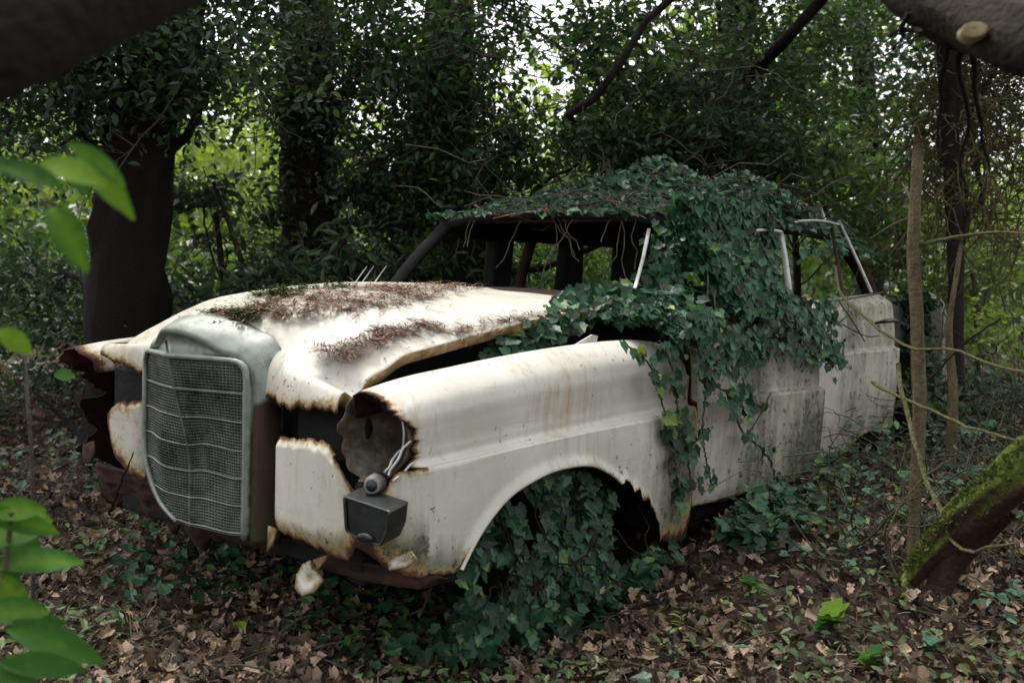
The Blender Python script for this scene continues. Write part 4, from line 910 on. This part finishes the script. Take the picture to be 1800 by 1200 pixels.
for tm, m, sz in ((SM, 2600, (.02, .05)), (IV, 1500, (.022, .048))):
    x = rng.uniform(1.2, 6.5, m); y = -1.02-np.abs(rng.normal(0, 1., m))*(.4+.12*x); y = np.where(x > 4.1, y+rng.random(m)*2.0, y); P = np.stack([x, y, gz(x, y)+.02+rng.random(m)**2*.22], 1); P = P[n3(P, 2.2, 6) > -.12]; m = len(P)
    ex.append(leaves(tm, P, rdir(m)*.6+[-.2, -.2, 1], rdir(m), rng.uniform(*sz, m)))
parts[1] = merge([parts[1], ex[0]]); parts[0] = merge([parts[0], ex[1]])
tag(leafobj('ground_ivy', [parts[0]], IVY), 'low teal ivy creeping over the forest floor', 'ground cover', kind='stuff')
tag(leafobj('ground_cover', [parts[1]], MID), 'small bright seedlings and weeds among the dead leaves', 'ground cover', kind='stuff')

# low plants one can point to
def sprig(px, py, h, nl, size, label, mat=FRESH, tm=None, up=.6, z=None, stem=TWIG_Y):
    p = at(px, py, 'z', .05)
    for _ in range(5): p = at(px, py, 'z', float(gz(p[0], p[1])))
    r = empty('seedling', p, label, 'seedling'); top = p+[rng.normal(0, .02), rng.normal(0, .02), h]; c = crooked(p, top, 6, .06); g = Geo(); g.tube(c, .0022, 5); g.build('stem', stem, r)
    idx = np.linspace(2, 6, nl).astype(int); P = c[idx]; d = rdir(nl)*[1, 1, .2]; d[:, 2] += up
    leafobj('leaves', [leaves(tm or T_big(.2), P, d*[-.6, -.6, .3]+[0, 0, .7], d, rng.uniform(size*.7, size*1.1, nl), roll=.1)], mat, r); return r
sprig(318, 1000, .12, 6, .045, 'upright sprig of narrow yellow-green leaves in front of the grille', YG, T_big(.12), .5)
sprig(250, 1010, .07, 5, .045, 'small dark seedling left of the grille foot')
sprig(375, 1045, .05, 7, .045, 'low round-leaved seedling below the grille', IVY, IV)
sprig(460, 1050, .05, 8, .05, 'teal ivy seedling under the nose panel', IVY, IV)
sprig(500, 1000, .05, 6, .05, 'ivy seedling close to the hanging bracket', IVY, IV)
sprig(215, 1120, .07, 6, .05, 'seedling among pale dead leaves at lower left')
sprig(430, 1140, .07, 2, .07, 'seedling with a single upright oval leaf in the foreground', FRESH, T_big(.26), 1.5)
sprig(595, 1140, .05, 2, .065, 'seedling with one tilted oval leaf near the arched twig', IVY, T_big(.24), .9)
sprig(515, 1130, .08, 8, .04, 'bushy green seedling in the middle foreground')
sprig(720, 1150, .06, 4, .045, 'small teal seedling in the shadow of the fender', IVY, T_simple())
sprig(700, 1195, .06, 6, .05, 'pale green seedling at the bottom edge')
sprig(1450, 1125, .09, 7, .085, 'bright seedling with broad lobed leaves at lower right', FRESH, IV)
sprig(1330, 1060, .07, 8, .055, 'lobed green seedling right of the arch ivy', FRESH, IV)
sprig(1200, 1120, .06, 9, .04, 'yellow-green tuft in the litter', YG, T_big(.1))
sprig(1520, 1185, .07, 7, .055, 'small green seedling at the lower right edge', FRESH, IV)
sprig(1130, 1040, .06, 7, .04, 'narrow-leaved seedling next to the spilling ivy', MID, T_big(.14))
sprig(1440, 870, .08, 8, .07, 'pale-leaved low plant beside the front door', YG, T_big(.22))
sprig(1620, 1150, .05, 6, .05, 'dark seedling at the foot of the mossy sapling', IVY, IV)

# arched twig and loose sticks
def stick(name, pts, r, label, mat=TWIG, cat='twig', ax=None):
    g = Geo(); P = cr(pts, 18); g.tube(P+np.random.default_rng(3).normal(0, .002, P.shape), np.linspace(r, r*.5, 18), 6, cap=True); return tag(g.build(name, mat), label, cat)
G_ = lambda u, v, h=.0: (lambda p: np.array([p[0], p[1], float(gz(p[0], p[1]))+h]))(at(u, v, 'z', .05))
stick('fallen_twig', [G_(470, 1180, .02), G_(510, 1145, .07), G_(560, 1132, .08), G_(620, 1148, .03)], .006, 'arched pale twig in the middle foreground')
stick('fallen_twig', [G_(530, 1150, .02), G_(570, 1185, .03), G_(620, 1215, .02)], .004, 'straight dark red twig running out of the bottom edge', BARK_RED)
stick('fallen_twig', [G_(120, 1215, .03), G_(150, 1170, .04), G_(165, 1150, .05)], .008, 'yellow twig under the bottom left leaves', TWIG_Y)
stick('fallen_twig', [at(190, 905, 'x', -.6), at(215, 845, 'x', -.72), at(236, 795, 'x', -.76)], .004, 'reddish twig leaning on the torn panel left of the grille', BARK_RED)

# ------------------------------------------------------------------ right-hand side: poles, log, thin branches
def pole(name, pts, radii, label, mat, cat='sapling', tw=()):
    r = empty(name, pts[0], label, cat); g = Geo(); p = cr(pts, 24); g.tube(p, hermite(np.linspace(0, 1, len(radii)), radii)(np.linspace(0, 1, 24)), 10, rough=.3); g.build('trunk', mat, r)
    for q_, rr in tw: g = Geo(); P = cr(q_, 20); g.tube(P, np.linspace(rr, rr*.4, 20), 6); g.build('branch', mat, r)
    return r
pole('broken_sapling', [gp(1600, 1110, 3.4), dep(1606, 950, 3.4), dep(1616, 700, 3.4), dep(1607, 420, 3.4), dep(1614, 244, 3.4)], [.021, .020, .021, .020, .017], 'upright sapling with a broken yellowish top right of the car', TWIG_Y,
     tw=[([dep(1616, 430, 3.4), dep(1690, 415, 3.3), dep(1760, 408, 3.2), dep(1820, 412, 3.1)], .008), ([dep(1607, 380, 3.4), dep(1570, 395, 3.5), dep(1530, 420, 3.6)], .005), ([dep(1612, 400, 3.4), dep(1600, 350, 3.4), dep(1585, 320, 3.5)], .006)])
pole('sapling', [gp(1672, 800, 4.4), dep(1675, 700, 4.4), dep(1670, 560, 4.4), dep(1682, 480, 4.4), dep(1690, 425, 4.4)], [.022, .022, .018, .012, .008], 'mossy thinner sapling behind the broken one', TWIG_Y)
def pxs(pts, D0, D1): return [dep(u, v, D0+(D1-D0)*i/(len(pts)-1)) for i, (u, v) in enumerate(pts)]
stick('vine', pxs([(1466, 470), (1480, 520), (1510, 548), (1560, 590), (1610, 615), (1670, 612), (1740, 640), (1810, 655)], 4.0, 2.6), .0062, 'long pale vine looping from the rear window to the right edge', TWIG_Y, 'vine')
stick('branch', pxs([(1530, 672), (1600, 705), (1690, 745), (1790, 775)], 3.2, 2.3), .0052, 'thin straight branch sloping down to the mossy log', TWIG_Y, 'branch')
stick('vine', pxs([(1575, 640), (1588, 700), (1606, 770), (1630, 850), (1655, 900), (1670, 940), (1700, 970), (1740, 962), (1790, 955)], 2.9, 2.2), .0068, 'yellow forked vine hanging over the mossy log', TWIG_Y, 'vine')
stick('vine', pxs([(1655, 900), (1690, 865), (1730, 845), (1735, 850)], 2.55, 2.5), .005, 'short yellow side shoot of the forked vine', TWIG_Y, 'vine')
stick('vine', pxs([(1570, 1010), (1560, 940), (1590, 880), (1650, 820), (1690, 800)], 2.9, 2.8), .004, 'thin upright vine left of the mossy log', TWIG_Y, 'vine')
stick('branch', pxs([(1590, 700), (1640, 660), (1700, 600), (1760, 560)], 4.2, 4.0), .006, 'dark thin branch crossing behind the saplings', BARK, 'branch')
r = empty('mossy_log', G_(1600, 1010), 'thick leaning log with bright moss on top and red-brown underside', 'log')
g = Geo(); P = cr([dep(1596, 1025, 2.55), dep(1655, 955, 2.5), dep(1738, 880, 2.4), dep(1845, 800, 2.3), dep(1960, 715, 2.2), dep(2300, 480, 2.0), dep(2700, 150, 1.9)], 110)
g.tube(P, hermite([0, .09, .23, .47, 1], [.020, .033, .050, .078, .10])(np.linspace(0, 1, 110)), 28, rough=.28); g.build('trunk', MOSSLOG, r)
ns = 11000; ii = rng.integers(0, 110, ns); rr = hermite([0, .09, .23, .47, 1], [.020, .033, .050, .078, .10])(ii/109); T = np.gradient(P, axis=0); T /= np.linalg.norm(T, axis=1)[:, None]
sd = np.cross(T[ii], [0, 0, 1.]); sd /= np.linalg.norm(sd, axis=1)[:, None]; up = np.cross(sd, T[ii]); q = rng.normal(.0, .65, ns)
Nn = sd*np.sin(q)[:, None]+up*np.cos(q)[:, None]; PP = P[ii]+T[ii]*rng.normal(0, .01, ns)[:, None]+Nn*(rr*1.0)[:, None]; k_ = n3(PP, 14, 2) > -.35; PP = PP[k_]; Nn = Nn[k_]
o = leafobj('moss', [leaves(T_quad(.25), PP, rdir(len(PP)), Nn, rng.uniform(.007, .016, len(PP)), roll=.4)], MOSS, r)
g = Geo(); P2_ = cr([dep(1760, 880, 2.42), dep(1705, 935, 2.47), dep(1672, 985, 2.5), dep(1652, 1040, 2.5)], 20); g.tube(P2_, np.linspace(.046, .026, 20), 16, rough=.6)
g.build('broken_stub', barkmat("orange_bark", (.014, .008, .006), (.05, .024, .015)), r)

g = Geo()
for i in range(300):
    a = dep(rng.uniform(1450, 1850), rng.uniform(600, 930), rng.uniform(3.4, 6.5)); zz = gz(a[0], a[1])
    if a[0] < 4.1 and a[1] > -1.12: continue
    a[2] = zz; L = rng.uniform(.2, .7); b = a+[rng.normal(0, .3), rng.normal(0, .3), L*rng.uniform(.1, .9)]; P = crooked(a, b, 7, .15, sag=-.15)
    g.tube(P, np.linspace(rng.uniform(.002, .005), .0012, 8), 4, cap=False)
tag(g.build('bramble_tangle', TWIG), 'tangle of dry bramble stems on the ground right of the car', 'brambles', kind='stuff')

# thick blurred limbs close to the lens
r = empty('overhanging_limb', dep(1700, 20, 1.7), 'dark thick limb with a pale cut knot across the top right corner', 'branch')
g = Geo(); p = cr([dep(1560, -60, 1.9), dep(1640, 5, 1.8), dep(1720, 35, 1.7), dep(1790, 60, 1.6), dep(1900, 80, 1.5), dep(2400, 250, 1.6), dep(2900, 900, 2.0), dep(2950, 1500, 2.2)], 60); g.tube(p, hermite([0, .15, .35, 1], [.05, .055, .07, .12])(np.linspace(0, 1, 60)), 16, rough=.35); g.build('limb', BOUGH, r)
g = Geo(); p0 = dep(1712, 52, 1.575); ax = -_f*.7+np.array([0, 0, -.1])-CS*.3; g.lathe([(.020, -.06), (.015, -.008), (.0135, -.002), (.0115, -.003), (.007, .0), (0, -.004)], p0, ax, 11, sq=(1.25, .8)); g.build('knot', plain("cut_wood", (.26, .22, .11), .9, 0, .5), r)
for a_, b_ in (((1690, 90), (1700, 330)), ((1665, 80), (1650, 260)), ((1710, 90), (1740, 300)), ((1620, 60), (1560, 60)), ((1600, 20), (1570, 90))):
    g = Geo(); P = crooked(dep(*a_, 1.75), dep(*b_, 1.9), 10, .06); g.tube(P, np.linspace(.006, .002, 11), 5); g.build('twig', BARK_RED, r)
r = empty('leaning_bough', dep(100, 40, 1.3), 'blurred red-brown bough filling the top left corner', 'branch')
g = Geo(); p = cr([dep(-1500, 1300, 1.6), dep(-800, 600, 1.0), dep(-250, 180, .7), dep(-60, 80, .75), dep(120, -10, .8), dep(380, -120, .9), dep(800, -400, 1.6)], 44); g.tube(p, [.046]*44, 16, rough=.3); g.build('limb', BOUGH, r)

# ------------------------------------------------------------------ leafy plants close to the lens at left
def leafy(name, label, stems_, lv, mat, stem_mat, cat='branch'):
    r = empty(name, stems_[0][0][0], label, cat); g = Geo()
    for pts, rr in stems_: g.tube(cr(pts, 12), np.linspace(rr, rr*.6, 12), 6)
    g.build('stem', stem_mat, r)
    for (u0, v0), (u1, v1), D, w, tint in lv:
        a = dep(u0, v0, D); b = dep(u1, v1, D-.03); L = np.linalg.norm(b-a); d = (b-a)/L; nrm = -_f+np.array([0, 0, .8])+rng.normal(0, .15, 3)
        V, F, A = leaves(T_big(w*.85, 12), a[None], nrm[None], d[None], np.array([L*.92]), rnd=np.array([tint]), roll=.0)
        A = A.copy(); A[1::3] = np.minimum(1, A[1::3]+.3); A += rng.normal(0, .06, len(A))
        leafobj('leaf', [(V, F, A)], mat, r).data.polygons.foreach_set('use_smooth', np.full(len(F), True))
    return r
leafy('leafy_branch', 'out-of-focus branch with oval bright leaves at the left edge', [([dep(-900, 900, 1.5), dep(-450, 450, 1.2), dep(-80, 300, 1.0), dep(20, 298, 1.05), dep(100, 285, 1.1), dep(150, 300, 1.1)], .004), ([dep(60, 295, 1.05), dep(80, 350, 1.0), dep(90, 375, 1.0)], .003)],
      [((120, 255), (208, 250), 1.05, .22, .55), ((70, 290), (140, 235), 1.0, .34, .95), ((150, 290), (232, 366), 1.1, .20, .7), ((90, 365), (150, 465), 1.0, .26, .6), ((0, 292), (66, 246), .95, .28, .4), ((-30, 290), (40, 250), .95, .25, .35), ((120, 290), (150, 330), 1.1, .3, .4), ((0, 580), (30, 592), 1.2, .35, .9)], FRESH, TWIG_Y)
leafy('laurel_plant', 'glossy broad-leaved plant in the bottom left corner', [([gp(-60, 1150, 1.6), dep(-20, 1150, 1.5), dep(10, 1000, 1.5), dep(20, 900, 1.5)], .006)],
      [((10, 1100), (175, 1145), 1.45, .20, .35), ((0, 1165), (125, 1160), 1.4, .2, .3), ((-10, 1000), (80, 905), 1.5, .25, .5), ((-20, 900), (45, 870), 1.5, .3, .6), ((0, 950), (50, 960), 1.55, .35, .4), ((0, 1010), (45, 1075), 1.5, .3, .75), ((-30, 1080), (45, 1040), 1.45, .3, .5), ((-30, 950), (20, 880), 1.5, .4, .5), ((-30, 1180), (60, 1210), 1.4, .3, .4), ((-20, 980), (30, 1040), 1.52, .35, .3), ((-30, 900), (84, 915), 1.5, .2, .55), ((30, 930), (70, 985), 1.6, .3, .2), ((5, 905), (60, 880), 1.62, .3, .9), ((-10, 1050), (50, 1100), 1.55, .25, .2), ((20, 1100), (90, 1085), 1.6, .2, .15)], FRESH, TWIG_Y, 'plant')
leafy('dry_stem', 'bent brown stem beside the dark trunk at the left edge', [([gp(52, 790, 2.4), dep(48, 700, 2.2), dep(40, 625, 2.2), dep(10, 610, 2.2), dep(-20, 580, 2.2)], .006)], [((95, 660), (112, 640), 3.2, .5, .3)], FRESH, TWIG, 'stem')
